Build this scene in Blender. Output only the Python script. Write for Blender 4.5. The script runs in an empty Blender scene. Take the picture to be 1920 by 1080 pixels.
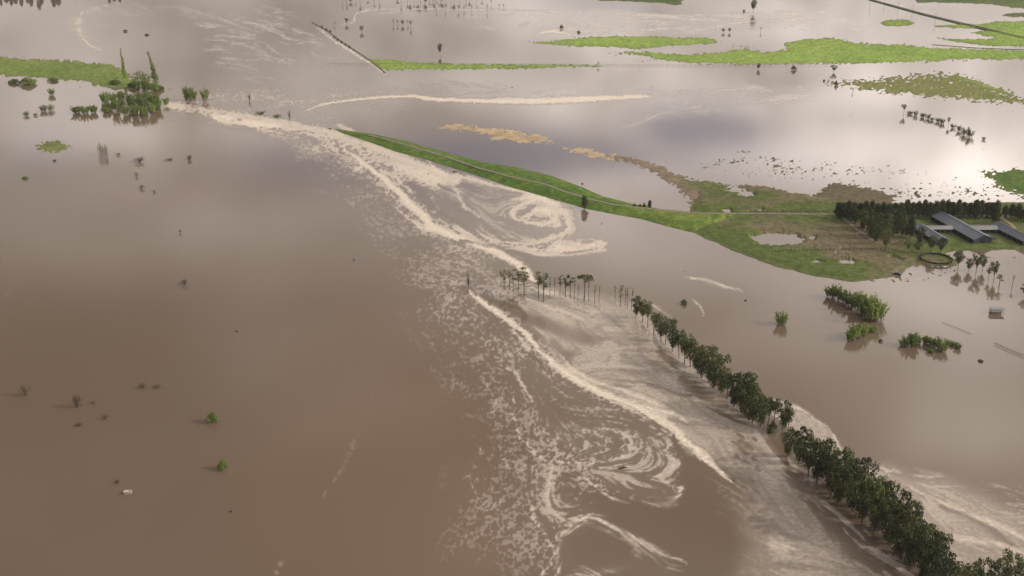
import bpy, bmesh, math, random
import numpy as np
from mathutils import Vector, Matrix, Euler
random.seed(7)
scene = bpy.context.scene
col = scene.collection

# ---------------------------------------------------------------- camera
CAM_H = 230.0; FPX = 2300.0; PITCH = math.radians(21.15)
cd = bpy.data.cameras.new('camera'); cam = bpy.data.objects.new('camera', cd); col.objects.link(cam)
cam.location = (0, 0, CAM_H); cam.rotation_euler = (math.pi/2 - PITCH, 0, 0)
cd.sensor_width = 36.0; cd.lens = FPX/1920*36.0; cd.clip_start = 1.0; cd.clip_end = 80000
scene.camera = cam

# ---------------------------------------------------------------- view
scene.view_settings.view_transform = 'Standard'; scene.view_settings.look = 'None'
scene.view_settings.exposure = 0.0; scene.view_settings.gamma = 1.0

# ---------------------------------------------------------------- sun
SUN_EL = math.radians(27); SUN_AZ = math.radians(96)      # azimuth from +Y towards +X
sd_ = bpy.data.lights.new('sun', 'SUN'); sun = bpy.data.objects.new('sun', sd_); col.objects.link(sun)
sd_.energy = 2.3; sd_.angle = math.radians(0.6); sd_.color = (1.0, 0.90, 0.76)
sdir = Vector((math.sin(SUN_AZ)*math.cos(SUN_EL), math.cos(SUN_AZ)*math.cos(SUN_EL), math.sin(SUN_EL)))
sun.rotation_euler = (-sdir).to_track_quat('-Z', 'Y').to_euler(); sun.location = (400, 200, 600)

# ---------------------------------------------------------------- sky: NISHITA with broken cloud
w = bpy.data.worlds.new('World'); scene.world = w; w.use_nodes = True
nt = w.node_tree; N = nt.nodes; L = nt.links; N.clear()
def nd(t, **k):
    n = N.new(t)
    for a, b in k.items(): setattr(n, a, b)
    return n
def mth(op, a, b=None, c=None, clamp=False):
    n = nd('ShaderNodeMath', operation=op, use_clamp=clamp)
    for i, v in enumerate((a, b, c)):
        if v is None: continue
        if isinstance(v, (int, float)): n.inputs[i].default_value = v
        else: L.new(v, n.inputs[i])
    return n.outputs[0]
tc = nd('ShaderNodeTexCoord'); sep = nd('ShaderNodeSeparateXYZ'); L.new(tc.outputs['Generated'], sep.inputs[0])
sx, sy, sz = sep.outputs
az = mth('ARCTAN2', sx, sy); el = mth('ARCSINE', sz)
sky = nd('ShaderNodeTexSky', sky_type='NISHITA', sun_disc=False)
sky.sun_elevation = SUN_EL; sky.sun_rotation = SUN_AZ; sky.altitude = 200; sky.air_density = 1.2; sky.dust_density = 0.6
skm = nd('ShaderNodeVectorMath', operation='SCALE'); L.new(sky.outputs[0], skm.inputs[0]); skm.inputs[3].default_value = 0.10
comb = nd('ShaderNodeCombineXYZ'); L.new(mth('MULTIPLY', az, 1.0), comb.inputs[0]); L.new(mth('MULTIPLY', el, 2.3), comb.inputs[1])
def sknoise(scale, det, rough, off, dist=0.0):
    mp = nd('ShaderNodeMapping'); L.new(comb.outputs[0], mp.inputs[0]); mp.inputs['Location'].default_value = off
    n = nd('ShaderNodeTexNoise'); L.new(mp.outputs[0], n.inputs['Vector'])
    n.inputs['Scale'].default_value = scale; n.inputs['Detail'].default_value = det; n.inputs['Roughness'].default_value = rough
    n.inputs['Distortion'].default_value = dist
    return n.outputs['Fac']
n1 = sknoise(5.0, 2.5, 0.5, (3.1, 1.7, 0), 0.2); n2 = sknoise(2.2, 3, 0.5, (7.3, 2.2, 0)); n3 = sknoise(11.0, 5, 0.55, (1.3, 5.2, 0), 0.5)
def sky_at(px, py):                    # the sky direction mirrored by still water at a place in the view
    u = (px-960)/FPX; v = (540-py)/FPX
    d = Vector((u, math.cos(PITCH)+v*math.sin(PITCH), -(-math.sin(PITCH)+v*math.cos(PITCH)))).normalized()
    return math.atan2(d.x, d.y), math.asin(d.z)
def blob(px, py, wx, wy):              # soft bump in (azimuth, elevation)
    a, e = sky_at(px, py); e2 = sky_at(px, py+wy)[1]; sa = abs(sky_at(px+wx, py)[0]-a); se = abs(e2-e)
    da = mth('DIVIDE', mth('SUBTRACT', az, a), sa); de = mth('DIVIDE', mth('SUBTRACT', el, e), se)
    r = mth('ADD', mth('MULTIPLY', da, da), mth('MULTIPLY', de, de))
    return mth('EXPONENT', mth('MULTIPLY', r, -1.0))
# SKYTUNE
# cloud brightness: bright towards the horizon and the right, thinning overhead
elf = mth('MULTIPLY', el, 57.29578)
azf = mth('MULTIPLY', az, 57.29578)
base = nd('ShaderNodeMapRange'); L.new(elf, base.inputs[0]); base.interpolation_type = 'SMOOTHSTEP'
base.inputs[1].default_value = 6; base.inputs[2].default_value = 30; base.inputs[3].default_value = 0.95; base.inputs[4].default_value = 0.42
rt = mth('MULTIPLY', azf, 0.009)
bri = mth('ADD', base.outputs[0], rt)
bri = mth('ADD', bri, mth('MULTIPLY', mth('SUBTRACT', n1, 0.5), 0.5))
bri = mth('ADD', bri, mth('MULTIPLY', mth('SUBTRACT', n2, 0.5), 0.5))
for (bx, by, wx, wy, am) in ((1450, 315, 380, 75, 2.7), (1850, 350, 260, 80, 1.7), (1700, 60, 380, 55, .38), (1600, 190, 480, 60, 1.25), (1330, 238, 100, 24, -1.1), (1100, 285, 110, 30, -.12), (900, 285, 110, 34, -.3),
                             (1120, 335, 130, 26, .9), (1560, 222, 150, 22, -.55), (560, 315, 150, 50, -.35), (280, 250, 320, 60, .9), (300, 400, 420, 110, .45), (1250, 470, 320, 90, 1.1), (1720, 560, 260, 80, 1.3),
                             (1480, 650, 160, 60, .7), (60, 300, 90, 40, -.25), (1050, 205, 380, 36, .22), (900, 60, 260, 60, .12), (250, 60, 260, 50, -.04), (1180, 8, 130, 12, -.25), (1850, 800, 300, 140, 1.6),
                             (100, 620, 420, 160, -.18), (1400, 960, 260, 140, -.15), (1080, 400, 160, 30, .3)):
    bri = mth('ADD', bri, mth('MULTIPLY', blob(bx, by, wx, wy), am))
bri = mth('MAXIMUM', bri, 0.10)
fd = nd('ShaderNodeMapRange'); L.new(elf, fd.inputs[0]); fd.inputs[1].default_value = 13; fd.inputs[2].default_value = 19; fd.inputs[3].default_value = 2.5; fd.inputs[4].default_value = 0.12
bri = mth('MULTIPLY', bri, mth('ADD', mth('MULTIPLY', mth('SUBTRACT', n1, 0.5), 1.4), mth('ADD', mth('MULTIPLY', mth('SUBTRACT', n3, 0.5), fd.outputs[0]), 1.0)))
cc = nd('ShaderNodeVectorMath', operation='SCALE'); cc.inputs[0].default_value = (1.07, 0.965, 0.90); L.new(bri, cc.inputs[3])
# openings where blue-grey sky shows through the cloud
op = mth('MULTIPLY', mth('SUBTRACT', n2, 0.60), 2.0, clamp=True)
for (bx, by, wx, wy, am) in ((1320, 240, 120, 26, 1.2), (890, 290, 170, 40, 1.3), (1110, 290, 140, 30, 1.0), (560, 310, 170, 50, .5), (1600, 215, 120, 25, .25), (1130, 8, 120, 10, .5), (80, 290, 100, 50, .3), (870, 340, 200, 50, .3)):
    op = mth('ADD', op, mth('MULTIPLY', blob(bx, by, wx, wy), am))
op = mth('MULTIPLY', op, mth('ADD', -0.65, mth('MULTIPLY', n3, 3.2)))
op = mth('MINIMUM', mth('MAXIMUM', op, 0.0), 0.85)
mx = nd('ShaderNodeMix', data_type='RGBA'); L.new(op, mx.inputs[0]); L.new(cc.outputs[0], mx.inputs[6]); L.new(skm.outputs[0], mx.inputs[7])
tn = nd('ShaderNodeVectorMath', operation='MULTIPLY'); L.new(skm.outputs[0], tn.inputs[0]); tn.inputs[1].default_value = (0.78, 0.95, 1.35); L.new(tn.outputs[0], mx.inputs[7])
bg = nd('ShaderNodeBackground'); L.new(mx.outputs[2], bg.inputs[0]); bg.inputs[1].default_value = 1.0
wo = nd('ShaderNodeOutputWorld'); L.new(bg.outputs[0], wo.inputs[0])
# ---------------------------------------------------------------- ground plan helpers
SP, CP = math.sin(PITCH), math.cos(PITCH)
def gx(px, py, z=0.0):                      # a place in the survey photo -> point on the level z
    u = (px-960)/FPX; v = (540-py)/FPX
    t = (CAM_H-z)/(SP-v*CP)
    return t*u, t*(CP+v*SP)
def at(px, py, z=0.0):
    x, y = gx(px, py, z); return Vector((x, y, z))
def top_z(px, yb, yt, z0=0.0):              # height of something standing at (px,yb) whose top is seen at yt
    x, y = gx(px, yb, z0); v = (540-yt)/FPX
    return CAM_H - y*(SP-v*CP)/(CP+v*SP) - z0

rng = np.random.RandomState(11)
TAB = rng.rand(256, 256).astype(np.float32)
def vn(x, y, seed=0):
    x = x+seed*17.31; y = y+seed*9.77
    xi = np.floor(x); yi = np.floor(y); fx = (x-xi).astype(np.float32); fy = (y-yi).astype(np.float32)
    xi = xi.astype(np.int64) & 255; yi = yi.astype(np.int64) & 255; x1 = (xi+1) & 255; y1 = (yi+1) & 255
    fx = fx*fx*(3-2*fx); fy = fy*fy*(3-2*fy)
    a = TAB[yi, xi]; b = TAB[yi, x1]; c = TAB[y1, xi]; d = TAB[y1, x1]
    return a+(b-a)*fx+((c-a)+(a-b-c+d)*fx)*fy
def fbm(x, y, sc, octv=4, seed=0, gain=0.5):
    s = 0; a = 1.0; t = 0; c, n = 0.8, 0.6
    xx, yy = x/sc, y/sc
    for i in range(octv):
        s = s+a*vn(xx, yy, seed+i*3.7); t += a; a *= gain
        xx, yy = (xx*c-yy*n)*2.03, (xx*n+yy*c)*2.03
    return s/t-0.5
def unif(t):                                 # spread values evenly over 0..1
    t = (t-t.mean())/(t.std()+1e-6)
    return 1/(1+np.exp(-1.702*t))
def sst(a, b, x):
    t = np.clip((x-a)/(b-a), 0, 1); return t*t*(3-2*t)

def seg_d(X, Y, a, b, ky=1.0):
    ax, ay = a[0], a[1]*ky; bx, by = b[0], b[1]*ky; Yk = Y*ky
    dx, dy = bx-ax, by-ay; L2 = dx*dx+dy*dy+1e-9
    t = np.clip(((X-ax)*dx+(Yk-ay)*dy)/L2, 0, 1)
    return np.hypot(X-ax-t*dx, Yk-ay-t*dy), t
def poly_sd(X, Y, P, ky=2.0):                # signed distance, positive inside
    d = np.full(X.shape, 1e9, np.float32); ins = np.zeros(X.shape, bool); n = len(P)
    for i in range(n):
        a, b = P[i], P[(i+1) % n]
        q, _ = seg_d(X, Y, a, b, ky); d = np.minimum(d, q)
        c = (a[1] > Y) != (b[1] > Y)
        if a[1] != b[1]:
            ins ^= c & (X < (b[0]-a[0])*(Y-a[1])/(b[1]-a[1])+a[0])
    return np.where(ins, d, -d)
def poly_box(X, Y, P, pad, ky=2.0):          # poly_sd on the part of a raster near the outline, -pad elsewhere
    xs = [p[0] for p in P]; ys = [p[1] for p in P]
    m = (X > min(xs)-pad) & (X < max(xs)+pad) & (Y > min(ys)-pad) & (Y < max(ys)+pad)
    out = np.full(X.shape, -float(pad), np.float32)
    if m.any(): out[m] = np.maximum(poly_sd(X[m], Y[m], P, ky), -pad)
    return out
def gstroke(F, X, Y, pts, amp):             # soft cross-section, strands add up
    pm = max(p[2] for p in pts)*3+4; xs = [p[0] for p in pts]; ys = [p[1] for p in pts]
    m = (X > min(xs)-pm) & (X < max(xs)+pm) & (Y > min(ys)-pm) & (Y < max(ys)+pm)
    if not m.any(): return
    x, y = X[m], Y[m]; best = np.full(x.shape, 9.0, np.float32)
    for a, b in zip(pts[:-1], pts[1:]):
        d, t = seg_d(x, y, a, b); best = np.minimum(best, d/(a[2]+(b[2]-a[2])*t))
    F[m] = 1-(1-F[m])*(1-min(amp, .98)*np.exp(-(best*1.1)**1.8))
def stroke(F, X, Y, pts, amp=1.0, soft=0.8, ky=1.0):   # pts: (x, y, half width)
    pm = max(p[2] for p in pts)*2.2+4
    xs = [p[0] for p in pts]; ys = [p[1] for p in pts]
    m = (X > min(xs)-pm) & (X < max(xs)+pm) & (Y > min(ys)-pm) & (Y < max(ys)+pm)
    if not m.any(): return
    x, y = X[m], Y[m]; best = np.full(x.shape, 9.0, np.float32)
    for a, b in zip(pts[:-1], pts[1:]):
        d, t = seg_d(x, y, a, b, ky); best = np.minimum(best, d/(a[2]+(b[2]-a[2])*t))
    val = amp*(1-sst(1-soft, 1+soft, best))
    F[m] = np.maximum(F[m], val) if amp > 0 else np.minimum(F[m], val)

# fan-shaped raster over the ground: finer near, coarser far
STEP = 1.875
gxs = np.arange(-112.5, 2034, STEP); gys = np.arange(-61.875, 1142, STEP)
PX, PY = np.meshgrid(gxs, gys); PX = PX.astype(np.float32); PY = PY.astype(np.float32)
WX, WY = gx(PX.astype(np.float64), PY.astype(np.float64))
wn1 = fbm(WX, WY, 14, 4, 1); wn2 = fbm(WX, WY, 14, 4, 5)
pxm = FPX/(np.hypot(WX, WY)+200)                       # rough pixels per metre
wn3 = fbm(WX, WY, 3.2, 3, 8, .6); wn4 = fbm(WX, WY, 3.2, 3, 13, .6)
QX = PX+wn1*pxm*5.0+wn3*pxm*2.2; QY = PY+wn2*pxm*2.6+wn4*pxm*1.3               # wandering coordinates for ragged strokes
# ---------------------------------------------------------------- currents
FLOW = [
 [(300,205),(420,222),(560,240),(700,300),(790,370),(860,430),(950,480),(1010,530)],
 [(560,225),(700,265),(850,320),(980,360),(1050,380),(1075,415),(1055,450),(1000,462),(930,445)],
 [(700,290),(800,340),(880,400),(950,440),(1020,450)],
 [(800,370),(860,400),(920,440),(1000,470),(1080,475),(1135,462)],
 [(940,400),(960,380),(1010,375),(1045,395),(1040,420),(1000,428),(960,415),(950,400)],
 [(885,548),(940,600),(1000,650),(1060,695),(1150,742),(1230,785),(1300,830),(1370,890),(1420,960)],
 [(1000,560),(1060,600),(1130,640),(1200,680),(1280,740),(1360,790),(1440,850)],
 [(1010,530),(1080,560),(1160,590),(1200,640),(1150,680),(1100,690),(1060,670)],
 [(1090,700),(1150,690),(1220,705),(1290,740),(1340,745)],
 [(960,600),(975,660),(990,720),(1010,790),(1035,860),(1030,930),(1045,1000),(1035,1080)],
 [(840,620),(860,700),(900,780),(930,850),(900,930),(860,1000)],
 [(920,640),(960,720),(960,800),(960,880),(980,960)],
 [(1020,720),(1080,770),(1150,790),(1200,810),(1190,850),(1130,872),(1060,870)],
 [(1190,800),(1240,820),(1275,860),(1255,900),(1180,920),(1120,890)],
 [(1060,880),(1120,915),(1190,940),(1250,940),(1285,918)],
 [(1040,960),(1100,965),(1170,1000),(1240,1035),(1290,1055)],
 [(1040,1080),(1050,1020),(1090,985),(1150,995),(1210,1030),(1260,1070)],
 [(1330,850),(1400,940),(1480,1000),(1560,1060),(1640,1120)],
 [(1450,850),(1520,930),(1600,1000),(1700,1080)],
 [(1480,770),(1540,800),(1580,850),(1600,900)],
 [(1620,880),(1680,920),(1760,970),(1850,1010),(1960,1070)],
 [(1660,880),(1740,920),(1830,940),(1930,990)],
 [(1150,545),(1230,590),(1320,660),(1400,730),(1480,790)],
 [(300,60),(450,90),(560,130),(700,160),(900,170),(1200,175),(1500,180)],
 [(570,205),(700,186),(960,192),(1220,180),(1500,170)],
 [(600,220),(760,230),(950,250),(1150,290)],
 [(600,50),(660,90),(730,140),(800,160)],
 [(620,30),(900,25),(1300,35),(1600,40)],
]
def flow_field():
    X = PX[::6, ::6]; Y = PY[::6, ::6]; U = np.zeros(X.shape); V = np.zeros(X.shape)
    U += 1e-7; V += 2e-8
    for pl in FLOW:
        for a, b in zip(pl[:-1], pl[1:]):
            d, t = seg_d(X, Y, a, b); w_ = 1/(d*d+60)**1.6; l = math.hypot(b[0]-a[0], b[1]-a[1])
            U += w_*(b[0]-a[0])/l*l**.5; V += w_*(b[1]-a[1])/l*l**.5
    m = np.hypot(U, V)+1e-12; return U/m, V/m
def bil(A, r, c):
    r = np.clip(r, 0, A.shape[0]-1.001); c = np.clip(c, 0, A.shape[1]-1.001)
    ri = r.astype(np.int32); ci = c.astype(np.int32); fr = r-ri; fc = c-ci
    a = A[ri, ci]; b = A[ri, ci+1]; e = A[ri+1, ci]; f = A[ri+1, ci+1]
    return a+(b-a)*fc+((e-a)+(a-b-e+f)*fc)*fr
R0, C0 = np.mgrid[0:PX.shape[0], 0:PX.shape[1]].astype(np.float32)
fu, fv = flow_field(); fu = fu.astype(np.float32); fv = fv.astype(np.float32)
U = bil(fu, R0/6, C0/6); V = bil(fv, R0/6, C0/6)
# small eddies fold the current
e1 = fbm(WX, WY, 22, 3, 31); ang = e1*1.7; U, V = U*np.cos(ang)-V*np.sin(ang), U*np.sin(ang)+V*np.cos(ang)
def lic(noise, n, h):
    acc = noise.copy(); 
    for s in (1, -1):
        r, c = R0.copy(), C0.copy()
        for i in range(n):
            uu = bil(U, r, c); vv = bil(V, r, c); r = r+s*h*vv; c = c+s*h*uu
            acc += bil(noise, r, c)
    return acc/(2*n+1)
nz = (fbm(WX, WY, .9, 2, 41)+0.55*fbm(WX, WY, 2.6, 2, 43)).astype(np.float32)
ST = unif(lic(nz, 16, 1.1))                            # streaks drawn out along the current
nb = fbm(WX, WY, 9, 3, 51).astype(np.float32)
SB = unif(lic(nb, 12, 2.2))                            # broad streaks
rx = WX+2.6*fbm(WX, WY, 3, 3, 61, .6); ry = WY+2.6*fbm(WX, WY, 3, 3, 63, .6)
rg = np.maximum(1-np.abs(fbm(rx, ry, 2.7, 2, 65, .5))*12, (1-np.abs(fbm(rx, ry, 1.6, 2, 68, .5))*10)*.8)
NET = unif(-lic(rg.astype(np.float32), 1, 0.8))        # torn lace: low on the threads
# ---------------------------------------------------------------- foam plan
D = np.zeros(PX.shape, np.float32)                     # how much foam
COV = np.full(PX.shape, 0.80, np.float32)              # how dense the foam itself is
LACE = np.zeros(PX.shape, np.float32)                  # lace (1) or streaks (0)
def area(P, val, soft, lace=None, cov=None, add=False, ky=1.0):
    s = poly_box(QX, QY, P, soft*1.5+2, ky); k = sst(-soft, soft, s)
    global D, LACE, COV
    D = D+k*val if add else D+(val-D)*k
    if lace is not None: LACE = LACE+(lace-LACE)*k
    if cov is not None: COV = COV+(cov-COV)*k
# lace field left of the main current
area([(90,40),(160,20),(240,5),(330,10),(280,40),(180,60),(190,100),(150,90),(120,60)], .3, 16, .2, .6)
area([(330,20),(480,5),(600,30),(560,60),(400,60)], .45, 20, .1, .6)
area([(560,262),(640,290),(720,340),(800,420),(900,470),(960,520),(1100,720),(1270,800),(1285,900),(1180,950),(1100,940),(1040,1090),(930,1090),(800,1040),(830,900),(860,820),(800,680),(720,520),(640,390),(540,300)], .25, 44, 1, .52)
area([(800,455),(880,475),(960,520),(1000,620),(1100,720),(1270,800),(1285,850),(1270,930),(1180,945),(1100,945),(1050,1000),(1040,1090),(980,1090),(930,1000),(880,960),(890,880),(930,820),(930,740),(880,650),(850,560)], .37, 36, 1, .64)
area([(940,620),(1000,660),(1100,735),(1200,775),(1262,805),(1270,850),(1200,870),(1100,875),(1040,850),(1000,800),(960,700)], .46, 26, .55, .70)
area([(1110,880),(1190,855),(1240,845),(1282,870),(1255,900),(1290,915),(1265,942),(1200,940),(1140,915)], .46, 10, .15, .75)
area([(960,870),(1040,870),(1060,920),(1110,960),(1090,985),(1030,1000),(990,950)], .50, 16, .5, .6)
area([(1040,1090),(1045,1010),(1090,975),(1180,1000),(1260,1060),(1285,1090)], .42, 14, .2, .5)
area([(1070,1012),(1110,990),(1170,1015),(1190,1045),(1120,1062),(1080,1045)], .12, 14, .2, .5)
# main fan of foam below the levee
area([(330,196),(420,212),(520,222),(600,232),(650,246),(740,280),(830,312),(930,342),(1040,374),(1066,395),(1080,425),(1062,450),(1110,448),(1140,452),(1138,466),(1100,478),(1000,482),(930,466),(860,444),(812,432),(770,410),(735,375),(700,335),(640,300),(560,270),(480,246),(400,228),(340,214)], .70, 12, .42, .95)
area([(540,252),(640,268),(720,300),(790,350),(830,400),(850,440),(800,440),(750,405),(700,355),(640,310),(560,280)], .56, 20, .75, .9)
area([(760,430),(830,440),(900,470),(985,520),(990,540),(900,545),(850,560),(800,520),(760,470)], .48, 26, .95, .8)
area([(830,350),(900,345),(990,372),(960,392),(940,410),(960,430),(1040,436),(1000,452),(930,446),(860,420),(800,380)], .43, 12, .05, .7)
area([(870,330),(930,342),(1000,362),(990,375),(920,372),(860,350)], .36, 8, .3, .6)
# pale sheet of foam right of the second line
area([(975,560),(1030,545),(1120,555),(1190,575),(1260,640),(1330,715),(1390,780),(1450,830),(1520,900),(1600,980),(1690,1050),(1740,1100),(1380,1100),(1350,1040),(1410,970),(1430,900),(1380,880),(1320,850),(1250,796),(1170,745),(1080,703),(1020,650),(975,600)], .70, 14, .06, .95)
area([(1400,860),(1470,900),(1570,990),(1680,1090),(1440,1100),(1400,1000),(1440,930)], .56, 30, .12, .95)
area([(880,495),(960,500),(1010,530),(1060,548),(1130,570),(1080,590),(1000,575),(930,560),(900,550)], .50, 14, .7, .75)
area([(1270,820),(1330,868),(1400,915),(1405,960),(1410,1010),(1370,1090),(1300,1065),(1240,1020),(1150,960),(1118,928),(1180,946),(1250,948),(1292,925),(1285,890),(1283,855)], .02, 12, .3, .4)
area([(1330,880),(1420,930),(1470,1000),(1440,1090),(1380,1090),(1370,1000),(1350,930)], .34, 34, .3, .6)
area([(1330,870),(1380,920),(1420,930),(1460,960),(1400,900),(1380,880)], .55, 12, .2, .6)
# foam caught right of the tree row
area([(1450,745),(1500,762),(1545,795),(1580,840),(1600,890),(1560,880),(1500,820),(1440,780)], .66, 7, .2, .9)
area([(1610,880),(1660,868),(1700,885),(1760,890),(1830,905),(1940,960),(2030,990),(2030,1130),(1850,1100),(1780,1050),(1720,980),(1650,920)], .60, 16, .2, .9)
area([(1780,890),(1900,900),(2030,940),(2030,1000),(1900,960),(1800,925)], .38, 22, .5, .5)
# churned water above the rapids and far foam
area([(300,190),(420,165),(520,150),(640,160),(760,165),(700,186),(600,198),(560,222),(480,215),(400,205)], .42, 16, .8, .95)
area([(380,60),(480,20),(600,60),(660,100),(640,150),(480,150),(400,120)], .46, 34, .15, .6)
area([(640,20),(1000,20),(1600,30),(1620,50),(1300,60),(1000,70),(800,40)], .35, 10, 0, .6)
area([(1000,50),(1200,30),(1500,22),(1560,40),(1440,50),(1250,66),(1050,64)], .5, 8, 0, .8)
area([(760,150),(1000,160),(1300,165),(1500,160),(1530,185),(1300,195),(1230,180),(1000,180),(800,176)], .40, 9, 0, .6)
area([(1280,180),(1460,165),(1520,190),(1400,200),(1300,215),(1160,240)], .4, 10, 0, .6)
area([(620,200),(700,192),(760,196),(700,205)], .30, 6, .4, .5)
area([(1640,0),(1800,10),(1700,30),(1500,30)], .3, 10, 0, .4)
area([(340,196),(420,206),(520,222),(560,236),(540,252),(440,230),(350,212),(305,202),(310,192)], .85, 7, .6, 1.0)
band = np.zeros(PX.shape, np.float32)
stroke(band, QX, QY, [(1205,612,5),(1250,665,9),(1290,715,12),(1335,760,13),(1385,800,10),(1430,835,6)], 1.0, .9)
stroke(band, QX, QY, [(1470,868,6),(1500,915,14),(1560,985,20),(1640,1065,22),(1690,1120,24)], .9, .9)
COV = COV*(1-.42*band)
S = np.zeros(PX.shape, np.float32)                     # bright drawn-out lines
DK = np.zeros(PX.shape, np.float32)                    # dark open leads
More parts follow.
